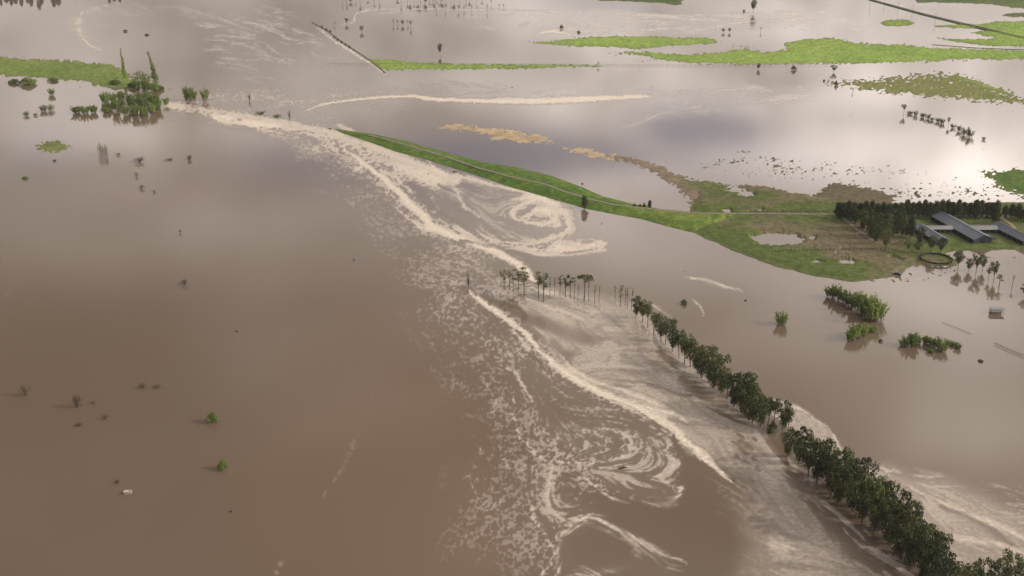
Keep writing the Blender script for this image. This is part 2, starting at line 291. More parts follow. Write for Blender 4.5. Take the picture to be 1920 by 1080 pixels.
for pts, amp in [
 ([(300,198,4),(350,202,5),(440,214,6),(510,224,7),(560,234,8),(620,248,9),(690,272,9),(760,300,8),(840,328,6),(920,345,4),(1000,366,4),(1045,380,6)], .95),
 ([(640,275,4),(700,320,6),(735,350,7),(765,378,8),(790,402,9),(808,425,9),(845,440,7),(885,455,7),(925,472,7),(960,488,7),(990,508,9),(1006,530,9)], 1.15),
 ([(740,385,3),(765,410,4),(790,428,4),(812,430,5)], .95),
 ([(715,320,4),(745,335,5),(770,360,5)], .9),
 ([(800,300,5),(830,330,5),(850,350,6),(870,385,4),(900,410,4)], .8),
 ([(960,375,3),(985,370,5),(1015,372,7),(1045,385,8),(1065,402,8),(1066,425,9),(1050,442,9),(1020,452,8),(985,458,6),(950,455,5)], 1.0),
 ([(1010,372,4),(980,382,4),(962,395,5),(965,408,5),(990,418,5),(1020,420,6),(1040,414,6),(1045,400,6),(1030,392,5),(1008,392,5),(1000,402,4)], 1.0),
 ([(1000,392,5),(1030,398,6),(1035,408,6)], 1.0),
 ([(870,452,3),(940,466,3),(1000,478,4),(1060,479,4),(1105,474,5),(1130,465,7),(1128,452,6),(1105,447,4)], .95),
 ([(1040,455,4),(1090,462,3),(1110,458,3)], .8),
 ([(878,543,4),(905,566,5),(935,588,5),(963,607,5),(990,632,5),(1012,658,5)], 1.1),
 ([(985,560,4),(1020,572,4),(1060,585,5),(1100,600,5)], .9),
 ([(990,540,6),(1040,552,6),(1080,566,5)], .85),
 ([(1012,656,5),(1037,681,6),(1062,700,7),(1087,716,8),(1137,740,9),(1187,761,10),(1237,786,10),(1277,819,8),(1317,854,7),(1348,884,6),(1372,905,3)], 1.12),
 ([(960,620,5),(985,650,5),(1010,670,5),(1025,690,5),(1032,715,3)], .85),
 ([(945,690,3),(970,700,3),(985,725,4),(1000,755,4)], .75),
 ([(1040,652,3),(1070,690,4),(1110,712,4),(1170,730,4),(1230,758,5),(1290,790,5)], .95),
 ([(1080,668,4),(1130,655,5),(1190,650,4)], .6), ([(1070,690,5),(1140,685,7),(1210,690,5)], .62),
 ([(1200,760,4),(1270,780,5),(1330,790,6)], .85),
 ([(955,735,3),(965,780,3),(975,820,4),(1000,850,5),(1030,868,8)], .7),
 ([(1035,860,8),(1035,895,6),(1022,925,6),(1025,955,7),(1050,972,6),(1085,975,4)], .72),
 ([(1045,866,5),(1100,870,6),(1150,866,7),(1180,848,8),(1185,828,8),(1165,810,6)], .72),
 ([(1065,885,3),(1100,900,3),(1125,920,4),(1150,938,5),(1180,945,3)], .8),
 ([(1245,850,4),(1268,868,6),(1250,884,5),(1220,900,3)], .75),
 ([(1240,905,4),(1280,918,5),(1268,935,6),(1235,945,5),(1205,940,4)], .8),
 ([(1080,968,5),(1120,970,6),(1160,990,7),(1200,1015,8),(1240,1038,8),(1285,1054,7)], .78),
 ([(1100,968,4),(1070,985,7),(1050,1010,7),(1045,1040,5),(1038,1085,5)], .72),
 ([(988,940,4),(1000,970,5),(1025,1000,5),(1038,1035,5),(1025,1060,6),(1005,1090,8)], .75),
 ([(1060,1080,10),(1120,1075,10),(1180,1065,6)], .66),
 ([(1250,840,3),(1262,822,4),(1240,805,5)], .6),
 ([(900,840,3),(935,862,3),(960,885,3)], .55), ([(880,905,3),(895,935,3),(912,955,3)], .62),
 ([(915,640,3),(905,700,3),(930,760,3),(920,800,3)], .45),
 ([(548,1030,5),(530,1055,6),(518,1090,6)], .33),
 ([(705,730,5),(685,760,5),(670,810,6),(655,860,5),(640,885,5),(610,930,6)], .24),
 # right side
 ([(1450,748,3),(1500,768,3),(1550,802,3),(1582,845,3),(1600,880,2)], .85),
 ([(1655,870,4),(1672,900,4),(1690,935,4)], .75), ([(1690,905,3),(1750,935,5),(1820,965,6),(1880,990,6),(1940,1020,8)], .85),
 ([(1740,1000,6),(1800,1010,7),(1880,1022,6),(1940,1045,7)], .8),
 ([(1285,520,2),(1330,526,4),(1370,540,4),(1395,550,2)], .9), ([(1298,563,2),(1313,573,3),(1318,592,2.5)], .8),
 ([(1185,556,2),(1210,565,3),(1240,582,3),(1262,598,2)], .6),
 # far foam
 ([(570,210,2.5),(600,197,2.5),(650,188,2.5),(720,182,3),(780,180,4),(795,184,5),(860,188,5),(960,190,7),(1030,190,7),(1090,186,6),(1160,183,5),(1220,180,3)], 1.25),
 ([(780,182,3),(860,187,3),(960,190,5),(1030,190,5),(1090,186,4),(1160,183,3)], 1.0),
 ([(575,208,3),(610,216,3),(627,224,4),(640,238,4),(675,250,3)], .7),
 ([(1100,190,2),(1250,175,2),(1400,166,2),(1440,160,1)], .45),
 ([(1420,195,2),(1480,185,2),(1510,180,2)], .5),
 ([(155,20,4),(147,42,8),(150,62,8),(170,86,4),(205,100,2)], .8), ([(120,53,3),(160,55,3)], .5), ([(150,28,3),(180,15,5),(230,4,5)], .4),
 ([(595,52,2),(630,78,3.5),(665,101,4),(700,123,4),(728,142,2)], 1.05), ([(560,60,2),(600,85,3),(640,108,2)], .3),
 ([(640,45,2),(662,42,2),(668,25,2),(690,18,2),(760,16,1.5),(860,18,1.5),(960,19,1.5),(1100,24,1.5),(1250,30,1.5),(1440,26,1.5)], .95),
 ([(1010,62,3),(1035,58,4),(1070,64,3)], 1.1), ([(1050,54,1.5),(1120,53,1.5),(1180,56,1)], .8),
 ([(1170,62,2),(1220,56,2),(1270,53,2),(1340,50,2),(1420,38,2.5),(1480,36,3),(1530,33,2),(1542,30,1.5)], .9),
 ([(1270,52,1.5),(1310,66,1.5)], .9), ([(1160,36,2),(1220,33,2),(1300,36,2),(1380,40,2)], .8), ([(1500,54,2.5),(1535,67,2)], 1.0),
 ([(1440,28,2),(1500,24,2),(1560,22,2)], .6), ([(1560,48,2),(1620,58,2),(1640,59,1.5)], .55),
 ([(370,28,3),(440,40,4),(480,45,4)], .4), ([(370,48,2),(420,52,2)], .5), ([(500,85,3),(520,100,3)], .35),
]:
    pts = [(x, y, w_*(1.45 if y > 215 else 1.15)*(.35 if k in (0, len(pts)-1) else 1)) for k, (x, y, w_) in enumerate(pts)]
    gstroke(S, QX, QY, pts, amp if amp >= 1.1 else amp*.76)
for pts, amp in [
 ([(935,408,3),(960,418,5),(1000,430,6),(1040,432,4),(1060,425,2)], -.6),
 ([(978,402,3),(990,394,5),(1005,386,3)], -.6), ([(1000,408,2),(1030,411,2)], -.5),
 ([(770,345,4),(790,365,6),(810,388,5)], -.5), ([(825,398,5),(850,415,5),(875,424,3)], -.5), ([(850,385,5),(880,402,5)], -.4),
 ([(860,450,2),(920,462,3),(980,478,4),(1020,492,6)], -.9),
 ([(905,555,3),(960,580,6),(1000,600,9),(1050,618,11),(1100,632,11),(1125,635,8)], -.62),
 ([(1040,645,8),(1060,665,10),(1068,680,4)], -.5), ([(1095,625,4),(1125,615,5),(1140,632,5),(1110,645,4)], -.35),
 ([(995,660,4),(1010,675,6),(1030,700,5)], -.6),
 ([(1130,745,1.5),(1180,760,2),(1220,785,2),(1255,815,2)], -.5), ([(1160,712,1.5),(1200,716,2),(1240,728,2),(1275,742,2),(1300,742,1.5)], -.5),
 ([(1160,692,1),(1190,698,1.5)], -.5), ([(1145,722,2),(1190,724,2)], -.35),
 ([(1262,818,3),(1275,850,5)], -.8),
 ([(975,840,3),(985,825,3)], -.4),
 ([(1665,890,2),(1690,935,2.5),(1700,955,2)], -.4), ([(1760,950,4),(1810,965,5),(1870,1000,5),(1900,1020,3)], -.35),
 ([(1500,770,1.5),(1520,782,2)], -.3),
 ([(1090,1040,5),(1130,1010,10),(1170,1030,8)], -.3),
]: stroke(DK, QX, QY, pts, amp)
# scattered dark holes near (1390,820)
for hx, hy in ((1385,815),(1392,828),(1402,838),(1378,832),(1410,822),(1396,848),(1388,842),(1415,860),(1398,868),(1382,858),(1420,880),(1410,900)):
    stroke(DK, QX, QY, [(hx-3, hy-2, 2.5+(hx*7 % 5)*.5), (hx+5, hy+4, 2.0)], -.6)
D = np.clip(D+DK, -.2, 1.2)
T = unif(ST*.66+SB*.34)
clump = fbm(WX, WY, 26, 3, 81)
D = D*np.clip(1+clump*1.9*LACE, .25, 1.7)
TL = unif(NET*.8+SB*.2); T = T*(1-LACE)+TL*LACE
A_ = np.clip(D, 0, 1.05)*(COV/.95+(1-COV/.95)*LACE*.8)
Sg = np.clip(S+DK*.5, 0, 1)
tot = np.clip(A_, 0, 1); tot = 1-(1-tot)*(1-.45*Sg)
TT = unif(ST*.5+SB*.5)*(1-LACE)+T*LACE
fil = sst(-.15, .30, tot*1.16-(.55*T+.45*TT))*(1-LACE)+LACE*sst(-.02, .14, tot*1.0-T)
fil = fil*sst(.0, .10, tot)
foam = fil*(.36+.52*tot**1.2)*(1-.16*LACE)+(.11+.12*(1-LACE))*sst(.02, .8, tot)
# smooth pale sheets, faintly brushed
SHT = np.zeros(PX.shape, np.float32)
for P, v, sf in (([(985,552),(1040,545),(1120,556),(1190,578),(1240,620),(1300,690),(1355,752),(1410,800),(1440,840),(1480,890),(1540,950),(1600,1010),(1660,1070),(1680,1100),(1470,1100),(1430,1020),(1440,960),(1425,925),(1390,895),(1330,860),(1300,835),(1240,790),(1160,745),(1080,703),(1030,655),(1010,620),(985,590)], .92, 16),
                 ([(1400,930),(1480,900),(1600,1010),(1690,1100),(1380,1100),(1400,1020)], .60, 34),
                 ([(1450,748),(1500,765),(1545,797),(1578,840),(1592,880),(1550,870),(1500,820),(1450,780)], .85, 6),
                 ([(1620,885),(1665,872),(1710,892),(1790,905),(1880,945),(2030,1010),(2030,1110),(1850,1100),(1770,1040),(1700,960)], .62, 20),
                 ([(640,262),(740,292),(850,322),(960,350),(1050,380),(1070,420),(1040,460),(960,460),(860,430),(800,390),(740,330)], .10, 16)):
    SHT = np.maximum(SHT, v*sst(-sf, sf, poly_box(QX, QY, P, sf*1.6, 1.0)))
SHT = SHT*(1-.85*band)
shv = .56+.26*(SB-.5)+.20*(ST-.5)+.5*np.clip(DK, -.6, 0)+.12*clump
foam = foam*(1-SHT)+np.clip(shv, .08, .9)*SHT
fl = sst(.02, .66, Sg*1.30-.66*(.45*T+.55*TT)*(1-.35*Sg))
foam = foam*(1-fl)+fl*np.clip(.50+.46*Sg, 0, .96)
FOAM = np.clip(foam, 0, 1).astype(np.float32)
# sediment tint: red-brown plume against grey-brown water
TINT = np.zeros(PX.shape, np.float32)
for P, v, s in (([(560,640),(760,560),(900,640),(1010,800),(1000,1100),(500,1100),(420,1000),(470,760)], .55, 150),
                ([(560,820),(760,760),(860,860),(880,1100),(560,1100)], .22, 130),
                ([(-100,140),(400,220),(700,320),(820,470),(500,400),(-100,330)], .35, 80)):
    TINT += v*sst(-s, s, poly_box(PX, PY, P, s*1.5, 1.0))
TINT = np.clip(TINT*.8+(SB-.5)*.05+fbm(WX, WY, 90, 3, 71)*.5, 0, 1.3).astype(np.float32)
# ---------------------------------------------------------------- land plan: height above the flood and cover
LAND = [  # outline in the photo, slope (m per px inward), plateau (m), ragged (px), kind, speckle
 ('pasture', [(-120,104),(60,110),(130,114),(205,119),(232,132),(250,148),(300,160),(316,167),(270,168),(200,163),(150,151),(95,147),(40,142),(-120,143)], .05, .6, 8, 'dull', .6),
 ('pasture', [(690,109),(720,111),(780,117),(860,120),(1120,121.5),(1140,124),(1000,128),(880,130),(780,130.5),(730,132),(706,126)], .06, .4, 5, 'field', .25),
 ('pasture', [(990,80),(1040,77),(1090,70),(1160,67.5),(1250,69),(1320,70.5),(1354,78),(1330,82),(1270,86),(1190,92),(1130,88),(1060,86)], .07, .5, 6, 'field', .1),
 ('pasture', [(1170,97),(1215,98),(1290,103),(1360,97),(1400,92),(1440,99),(1475,92),(1470,83),(1500,73),(1560,72),(1600,80),(1680,83),(1760,90),(1850,93),(2060,97),(2060,107),(1800,113),(1700,116),(1640,119),(1500,119),(1440,121),(1300,118),(1230,112)], .05, .6, 8, 'field', .15),
 ('pasture', [(1649,43),(1662,38),(1685,36.5),(1705,38),(1716,43),(1705,48),(1682,50),(1660,48.5)], .12, .6, 1, 'field', 0),
 ('pasture', [(1750,47),(1805,45.5),(1850,44),(1870,40),(2060,39),(2060,88),(1860,87),(1800,80),(1748,70.5),(1800,73),(1856,73),(1862,70),(1815,61),(1850,57),(1880,56),(1850,54),(1755,51.5)], .10, .6, 3, 'field', .05),
 ('pasture', [(1700,-20),(2060,-20),(2060,19),(1900,15),(1860,8),(1800,5.5),(1720,5)], .12, .8, 2, 'wood', .3),
 ('pasture', [(1872,29),(1900,24),(2060,22),(2060,31),(1900,32)], .12, .6, 2, 'wood', .3),
 ('pasture', [(1100,-12),(1290,-12),(1275,8),(1250,6),(1180,3),(1120,1)], .12, .8, 2, 'wood', .3),
 ('pasture', [(1240,3),(1282,7),(1270,10),(1255,9)], .12, .5, 1, 'wood', .5),
 ('pasture', [(1560,155),(1620,151),(1700,144),(1760,138),(1790,141),(1830,153),(1900,178),(1990,205),(1900,192),(1850,190),(1750,181),(1650,172),(1600,162)], .010, .09, 14, 'rough', 9.0),
 ('pasture', [(1785,141),(1796,141),(1840,155),(1906,179),(1895,180),(1840,162),(1800,150)], .2, .6, 1, 'field', 0),
 ('pasture', [(1835,322),(1880,320),(1930,317),(2060,314),(2060,385),(1925,372),(1890,360),(1865,345)], .03, .5, 22, 'grass', 1.6),
 ('levee', [(620,240),(660,246),(700,251),(760,264),(830,284),(900,303),(960,312),(1030,328),(1090,350),(1130,368),(1180,381),(1240,392),(1300,397),(1400,400),(1380,412),(1320,432),(1300,437),(1260,427),(1200,411),(1100,392),(1050,377.5),(960,352),(920,338),(860,318),(800,300),(740,284),(680,262),(640,249)], .16, 1.9, 2.0, 'levee', .1),
 ('farm', [(1290,398),(1310,345),(1380,352),(1440,352),(1530,366),(1580,374),(1680,380),(2060,378),(2060,468),(1850,469),(1786,471),(1800,485),(1792,499),(1740,499),(1716,496),(1700,503),(1690,516),(1650,523),(1600,530),(1530,519),(1460,501),(1400,481),(1350,459),(1300,438),(1290,420)], .07, .9, 5, 'farm', .35),
 ('flat', [(1295,392),(1292,372),(1262,346),(1215,317),(1150,299),(1120,290),(1180,292),(1230,308),(1270,328),(1310,338),(1380,348),(1330,372),(1300,396)], .03, .3, 4, 'mud', .5),
 ('flat', [(1370,352),(1400,346),(1440,350),(1530,364),(1545,352),(1562,344),(1600,346),(1650,358),(1676,368),(1680,382),(1540,392),(1430,392),(1350,385)], .05, .4, 5, 'mudgrass', .7),
 ('isle', [(68,276),(80,268),(105,265),(125,270),(134,277),(120,283),(95,285),(75,281)], .03, .22, 3, 'rough', .9),
 ('isle', [(1330,300),(1440,285),(1560,300),(1700,312),(1830,330),(1920,350),(2060,360),(2060,380),(1700,372),(1560,345),(1440,345),(1380,342),(1340,330),(1280,310)], .001, .012, 14, 'tuft', 1.0),
 ('isle', [(1380,285),(1400,282),(1480,305),(1500,318),(1470,316),(1420,300)], .004, .06, 6, 'tuft', 1.3),
 ('isle', [(1690,345),(1730,350),(1770,372),(1720,372),(1700,360)], .006, .1, 6, 'tuft', 1.2),
 ('isle', [(1170,90),(1215,94),(1260,100),(1250,118),(1400,119),(1500,123),(1400,127),(1250,126),(1180,112),(1120,95)], .004, .03, 4, 'tuft', 1.2),
 ('isle', [(1350,80),(1400,76),(1460,90),(1520,96),(1550,103),(1440,104),(1380,92)], .004, .03, 4, 'tuft', 1.2),
 ('isle', [(1800,470),(1930,470),(2060,480),(2060,515),(1930,515),(1850,500),(1800,488)], .001, .010, 8, 'tuft', 1.0),
 ('isle', [(1590,520),(1700,512),(1800,500),(1795,520),(1700,532),(1610,535)], .002, .012, 6, 'tuft', 1.2),
 ('isle', [(780,235),(1010,240),(1160,265),(1300,300),(1260,320),(1150,300),(1000,290),(900,300)], -.5, -1, 6, 'tuft', 0),
]
PONDS = [([(1408,445),(1420,439),(1450,438),(1490,440),(1511,448),(1500,456),(1470,461),(1430,460),(1412,454)], 3), ([(1514,442),(1530,443),(1527,450),(1518,449)], 1),
 ([(1570,490),(1590,485),(1606,491),(1598,497),(1575,496)], 2), ([(1508,489),(1530,488),(1545,492),(1525,494)], 1), ([(1665,479),(1675,478),(1692,488),(1690,492),(1678,488)], 1.5),
 ([(1355,358),(1375,350),(1400,356),(1420,366),(1400,372),(1380,366)], 4), ([(1350,392),(1366,391),(1372,398),(1362,400)], 1), ([(1768,474),(1786,472),(1800,482),(1790,488)], 2),
 ([(1590,402),(1608,400),(1600,407)], 1), ([(1415,393),(1430,392),(1428,395)], .5), ([(1480,346),(1500,340),(1530,348),(1545,342),(1520,366),(1480,360),(1450,350)], 3)]
PAL = {'dull': ((.11,.185,.042), (.19,.24,.066)), 'field': ((.195,.310,.060), (.270,.380,.082)), 'wood': ((.070,.115,.032), (.12,.17,.05)),
       'rough': ((.13,.17,.05), (.22,.22,.08)), 'grass': ((.075,.135,.028), (.125,.185,.042)), 'levee': ((.075,.145,.025), (.165,.215,.048)),
       'farm': ((.095,.130,.036), (.165,.135,.085)), 'mud': ((.185,.150,.110), (.235,.185,.135)), 'mudgrass': ((.10,.135,.045), (.16,.13,.085)), 'tuft': ((.09,.105,.05), (.15,.15,.08))}
def land(X, Y):
    gxw, gyw = gx(X.astype(np.float64), Y.astype(np.float64))
    m1 = fbm(gxw, gyw, 28, 5, 101, .55); m2 = fbm(gxw, gyw, 5, 3, 107, .6); m3 = fbm(gxw, gyw, 60, 3, 111)
    fn = fbm(gxw, gyw, 2.4, 2, 117); f2 = fbm(gxw, gyw*.8, 1.5, 2, 119)
    H = np.full(X.shape, -.6, np.float32); C = np.zeros(X.shape+(3,), np.float32)+np.array((.13, .11, .07), np.float32)
    for nm, P, sl, pl, rag, kind, spk in LAND:
        if pl < 0: continue
        s = poly_box(X, Y, P, 24, 2.2)
        s = s+(m1*1.2+m2*.8)*rag
        shore = 1-sst(4, 16, s) if nm != 'levee' else 1-sst(1, 5, s)
        h = np.minimum(s*sl*.6, pl)+(m2*.26+fn*.26+f2*.3)*(spk*.5+(2.6 if nm not in ('levee', 'farm') else .7)*shore)*min(pl*2, .5)-.8*sst(-3.0-rag*.6, -9.0-rag*.8, s)
        if kind == 'tuft':
            h = np.where(s > 0, (np.maximum(m2*.30+f2*1.0+m1*.5, -.3)-.315+np.clip(s*.006, 0, .10)+pl)*.7, -.6)
        up = h > H
        a, b = PAL[kind]
        t = np.clip(.5+m2*1.5+m3*1.4, 0, 1)
        if kind == 'farm':
            # green close to the levee, browned by silt further in
            g = np.maximum(sst(62, 10, np.abs(Y-(410-8))*1.9), sst(46, 12, seg_d(X, Y, (1290,430), (1600,528))[0]))
            g = np.maximum(g, sst(60, 0, np.hypot(X-1830, (Y-458)*2.4)-60)*.7); g = np.maximum(g, sst(40, 0, np.hypot(X-1780, (Y-460)*2)))
            t = np.clip(.70-g+m1*2.4+m2*1.4, 0, 1)
        if kind == 'levee': t = np.clip(.35+m2*1.6+m3*1.2-sst(8, 0, s)*.3, 0, 1)
        cc_ = np.array(a, np.float32)+(np.array(b, np.float32)-np.array(a, np.float32))*t[..., None]
        if kind == 'mudgrass':
            g = sst(-20, 20, X-1540+m1*40); cc_ = cc_*(1-g[..., None])+np.array((.135, .115, .072), np.float32)*g[..., None]
        if kind == 'mud':
            g = sst(20, -20, Y-(X*.45-238)+m1*60)*sst(1240, 1330, X); cc_ = cc_*(1-g[..., None])+np.array((.11, .14, .045), np.float32)*g[..., None]
        wet = ((.60 if nm not in ('levee', 'isle') else .2)*(1-sst(-1, 9, s+m2*8)))[..., None]; cc_ = cc_*(1-wet)+np.array((.150, .135, .085), np.float32)*wet
        cc_ = cc_*(1+fn*.7)[..., None]
        H = np.where(up, h, H); C = np.where(up[..., None], cc_, C)
    for P, sf in PONDS:
        s = poly_box(X, Y, P, 14, 2.2)+(m1*2+m2*3+fn*2+f2*2.5)*sf*1.6
        H = np.where(s > -2, np.minimum(H, .12-s*.12), H)
    # silt banks where the current has scoured
    for P in ([(1050,274),(1080,279),(1120,284),(1170,291),(1210,303),(1190,308),(1150,301),(1110,297),(1085,288)],
              [(806,236),(830,229),(870,231),(905,239),(950,245),(1000,248),(1040,259),(1036,268),(990,270),(940,263),(890,250),(840,243)]):
        s = poly_box(X, Y, P, 16, 2.0)+m1*18+m2*26+f2*16-3.0
        h = np.clip(s*.02, -.4, .12); up = (h > H) & (s > -6)
        cc_ = np.array((.44, .34, .22), np.float32)*(1+m2*.8)[..., None]
        H = np.where(up, h, H); C = np.where(up[..., None], cc_, C)
    return H.astype(np.float32), np.clip(C, .01, .8).astype(np.float32)
GR = int((560+61.875)/STEP)                            # ground raster reaches down to this row
LH, LC = land(PX[:GR], PY[:GR])
# ---------------------------------------------------------------- materials
def mat(name, colr=(.5,.5,.5), rough=.8, spec=.3):
    m = bpy.data.materials.new(name); m.use_nodes = True; p = m.node_tree.nodes['Principled BSDF']
    p.inputs['Base Color'].default_value = (*colr, 1); p.inputs['Roughness'].default_value = rough
    p.inputs['Specular IOR Level'].default_value = spec; return m
def noisy(name, c1, c2, scale, rough=.85, bump=0.0, spec=.2, coord='Object'):
    m = mat(name, c1, rough, spec); t = m.node_tree; p = t.nodes['Principled BSDF']
    tcn = t.nodes.new('ShaderNodeTexCoord'); n = t.nodes.new('ShaderNodeTexNoise'); n.inputs['Scale'].default_value = scale; n.inputs['Detail'].default_value = 5
    t.links.new(tcn.outputs[coord], n.inputs['Vector']); r = t.nodes.new('ShaderNodeValToRGB')
    r.color_ramp.elements[0].color = (*c1, 1); r.color_ramp.elements[1].color = (*c2, 1); r.color_ramp.elements[0].position = .35; r.color_ramp.elements[1].position = .65
    t.links.new(n.outputs['Fac'], r.inputs[0]); t.links.new(r.outputs[0], p.inputs['Base Color'])
    if bump:
        b = t.nodes.new('ShaderNodeBump'); b.inputs['Strength'].default_value = bump; t.links.new(n.outputs['Fac'], b.inputs['Height']); t.links.new(b.outputs[0], p.inputs['Normal'])
    return m
def leafmat(name, dark, light, trans=.22):
    m = bpy.data.materials.new(name); m.use_nodes = True; t = m.node_tree; t.nodes.clear(); A = t.nodes.new; K = t.links.new
    at_ = A('ShaderNodeAttribute'); at_.attribute_name = 'tone'; oi = A('ShaderNodeObjectInfo')
    mr = A('ShaderNodeMath'); mr.operation = 'MULTIPLY_ADD'; K(oi.outputs['Random'], mr.inputs[0]); mr.inputs[1].default_value = .7; mr.inputs[2].default_value = -.34
    ad = A('ShaderNodeMath'); ad.operation = 'ADD'; ad.use_clamp = True; K(at_.outputs['Fac'], ad.inputs[0]); K(mr.outputs[0], ad.inputs[1])
    mx_ = A('ShaderNodeMix'); mx_.data_type = 'RGBA'; K(ad.outputs[0], mx_.inputs[0]); mx_.inputs[6].default_value = (*dark, 1); mx_.inputs[7].default_value = (*light, 1)
    d = A('ShaderNodeBsdfPrincipled'); d.inputs['Roughness'].default_value = .55; d.inputs['Specular IOR Level'].default_value = .25; K(mx_.outputs[2], d.inputs['Base Color'])
    tr = A('ShaderNodeBsdfTranslucent'); K(mx_.outputs[2], tr.inputs['Color']); ms = A('ShaderNodeMixShader'); ms.inputs[0].default_value = trans
    K(d.outputs[0], ms.inputs[1]); K(tr.outputs[0], ms.inputs[2]); o = A('ShaderNodeOutputMaterial'); K(ms.outputs[0], o.inputs[0]); return m
M_GUM = leafmat('gum_leaves', (.026,.040,.014), (.140,.165,.050))
M_DENSE = leafmat('windbreak_leaves', (.016,.027,.012), (.075,.088,.032))
M_OLIVE = leafmat('olive_leaves', (.075,.090,.036), (.220,.220,.095), .35)
M_BRIGHT = leafmat('bright_leaves', (.065,.110,.026), (.235,.310,.075), .35)
M_FRESH = leafmat('fresh_leaves', (.10,.155,.035), (.31,.40,.10), .4)
M_MUDLEAF = leafmat('mud_coated_leaves', (.060,.046,.030), (.125,.098,.062))
M_BARK = noisy('bark', (.09,.065,.048), (.19,.155,.125), 3)
M_DARKBARK = noisy('dark_bark', (.035,.027,.022), (.08,.06,.045), 3)
M_TWIG = noisy('twigs', (.05,.036,.026), (.10,.075,.055), 3)
M_ROOF = None

# ---------------------------------------------------------------- object helpers
def tag(o, label=None, cat=None, group=None, kind=None):
    if label and len(label.split()) > 16: print('LONG', label)
    for k, v in (('label', label), ('category', cat), ('group', group), ('kind', kind)):
        if v: o[k] = v
    return o
def mobj(name, me, parent=None):
    o = bpy.data.objects.new(name, me); col.objects.link(o); o.parent = parent; return o
def empty(name, loc, rz=0.0):
    o = bpy.data.objects.new(name, None); col.objects.link(o); o.location = loc; o.rotation_euler = (0, 0, rz); o.empty_display_size = 1; return o
class MB:
    def __init__(s): s.v = []; s.f = []
    def quad(s, *p):
        n = len(s.v); s.v += [tuple(q) for q in p]; s.f.append(tuple(range(n, n+len(p))))
    def box(s, c, sz, rz=0.0):
        n = len(s.v); cx, cy, cz = c; hx, hy, hz = (q/2 for q in sz); co, si = math.cos(rz), math.sin(rz)
        for dz in (-hz, hz):
            for dx, dy in ((-hx,-hy),(hx,-hy),(hx,hy),(-hx,hy)): s.v.append((cx+dx*co-dy*si, cy+dx*si+dy*co, cz+dz))
        s.f += [(n+3,n+2,n+1,n),(n+4,n+5,n+6,n+7)]+[(n+i, n+(i+1)%4, n+4+(i+1)%4, n+4+i) for i in range(4)]
    def tube(s, pts, rad, k=5):
        n = len(s.v); pts = [Vector(p) for p in pts]
        for i, p in enumerate(pts):
            d = (pts[min(i+1, len(pts)-1)]-pts[max(i-1, 0)]).normalized(); a = d.orthogonal().normalized(); b = d.cross(a); r = rad[i]
            for j in range(k):
                t = 2*math.pi*j/k; s.v.append(tuple(p+a*(r*math.cos(t))+b*(r*math.sin(t))))
        for i in range(len(pts)-1):
            for j in range(k): s.f.append((n+i*k+j, n+i*k+(j+1)%k, n+(i+1)*k+(j+1)%k, n+(i+1)*k+j))
        s.f.append(tuple(n+(len(pts)-1)*k+j for j in range(k)))
    def mesh(s, name, m):
        me = bpy.data.meshes.new(name); me.from_pydata(s.v, [], s.f); me.materials.append(m); me.update(); return me
    def build(s, name, m, parent=None): return mobj(name, s.mesh(name, m), parent)

# ---------------------------------------------------------------- water and ground sheets
EXT_C = [-9000, -4000, -1500, -600, -250]; EXT_C2 = [2170, 2500, 3400, 6000, 11000]
EXT_R = [-310, -270, -230, -180, -120, -85]; EXT_R2 = [1200, 1300, 1700, 2500, 4000, 6300]
def sheet(name, m, rows, zs, attrs, cattr=None):
    cx = np.concatenate([EXT_C, gxs, EXT_C2]); nr0 = len(EXT_R); nc0 = len(EXT_C)
    ry = np.concatenate([EXT_R, gys[:rows], EXT_R2 if rows == len(gys) else [gys[rows-1]+30, 700, 900]+EXT_R2])
    P, Q = np.meshgrid(cx, ry); X, Y = gx(P, Q); nr, nc = P.shape
    def pad(A, fill, edge=True):
        B = np.full((nr, nc)+A.shape[2:], fill, np.float32); B[nr0:nr0+rows, nc0:nc0+len(gxs)] = A[:rows]
        return B
    Z = pad(zs, -.6) if zs is not None else np.zeros((nr, nc), np.float32)
    me = bpy.data.meshes.new(name); nv = nr*nc; co = np.stack([X, Y, Z], -1).astype(np.float32).reshape(-1)
    idx = np.arange(nv, dtype=np.int32).reshape(nr, nc)
    q = np.stack([idx[1:, :-1], idx[1:, 1:], idx[:-1, 1:], idx[:-1, :-1]], -1).reshape(-1); nf = len(q)//4
    me.vertices.add(nv); me.vertices.foreach_set('co', co); me.loops.add(len(q)); me.loops.foreach_set('vertex_index', q)
    me.polygons.add(nf); me.polygons.foreach_set('loop_start', np.arange(0, nf*4, 4, dtype=np.int32))
    me.update(calc_edges=True); me.polygons.foreach_set('use_smooth', np.ones(nf, bool))
    for an, A in attrs.items():
        a = me.attributes.new(an, 'FLOAT', 'POINT'); a.data.foreach_set('value', pad(A, 0.0).reshape(-1))
    if cattr is not None:
        B = pad(cattr, .1); B = np.concatenate([B, np.ones((nr, nc, 1), np.float32)], -1)
        a = me.attributes.new('cover', 'FLOAT_COLOR', 'POINT'); a.data.foreach_set('color', B.reshape(-1))
    me.materials.append(m); return mobj(name, me)
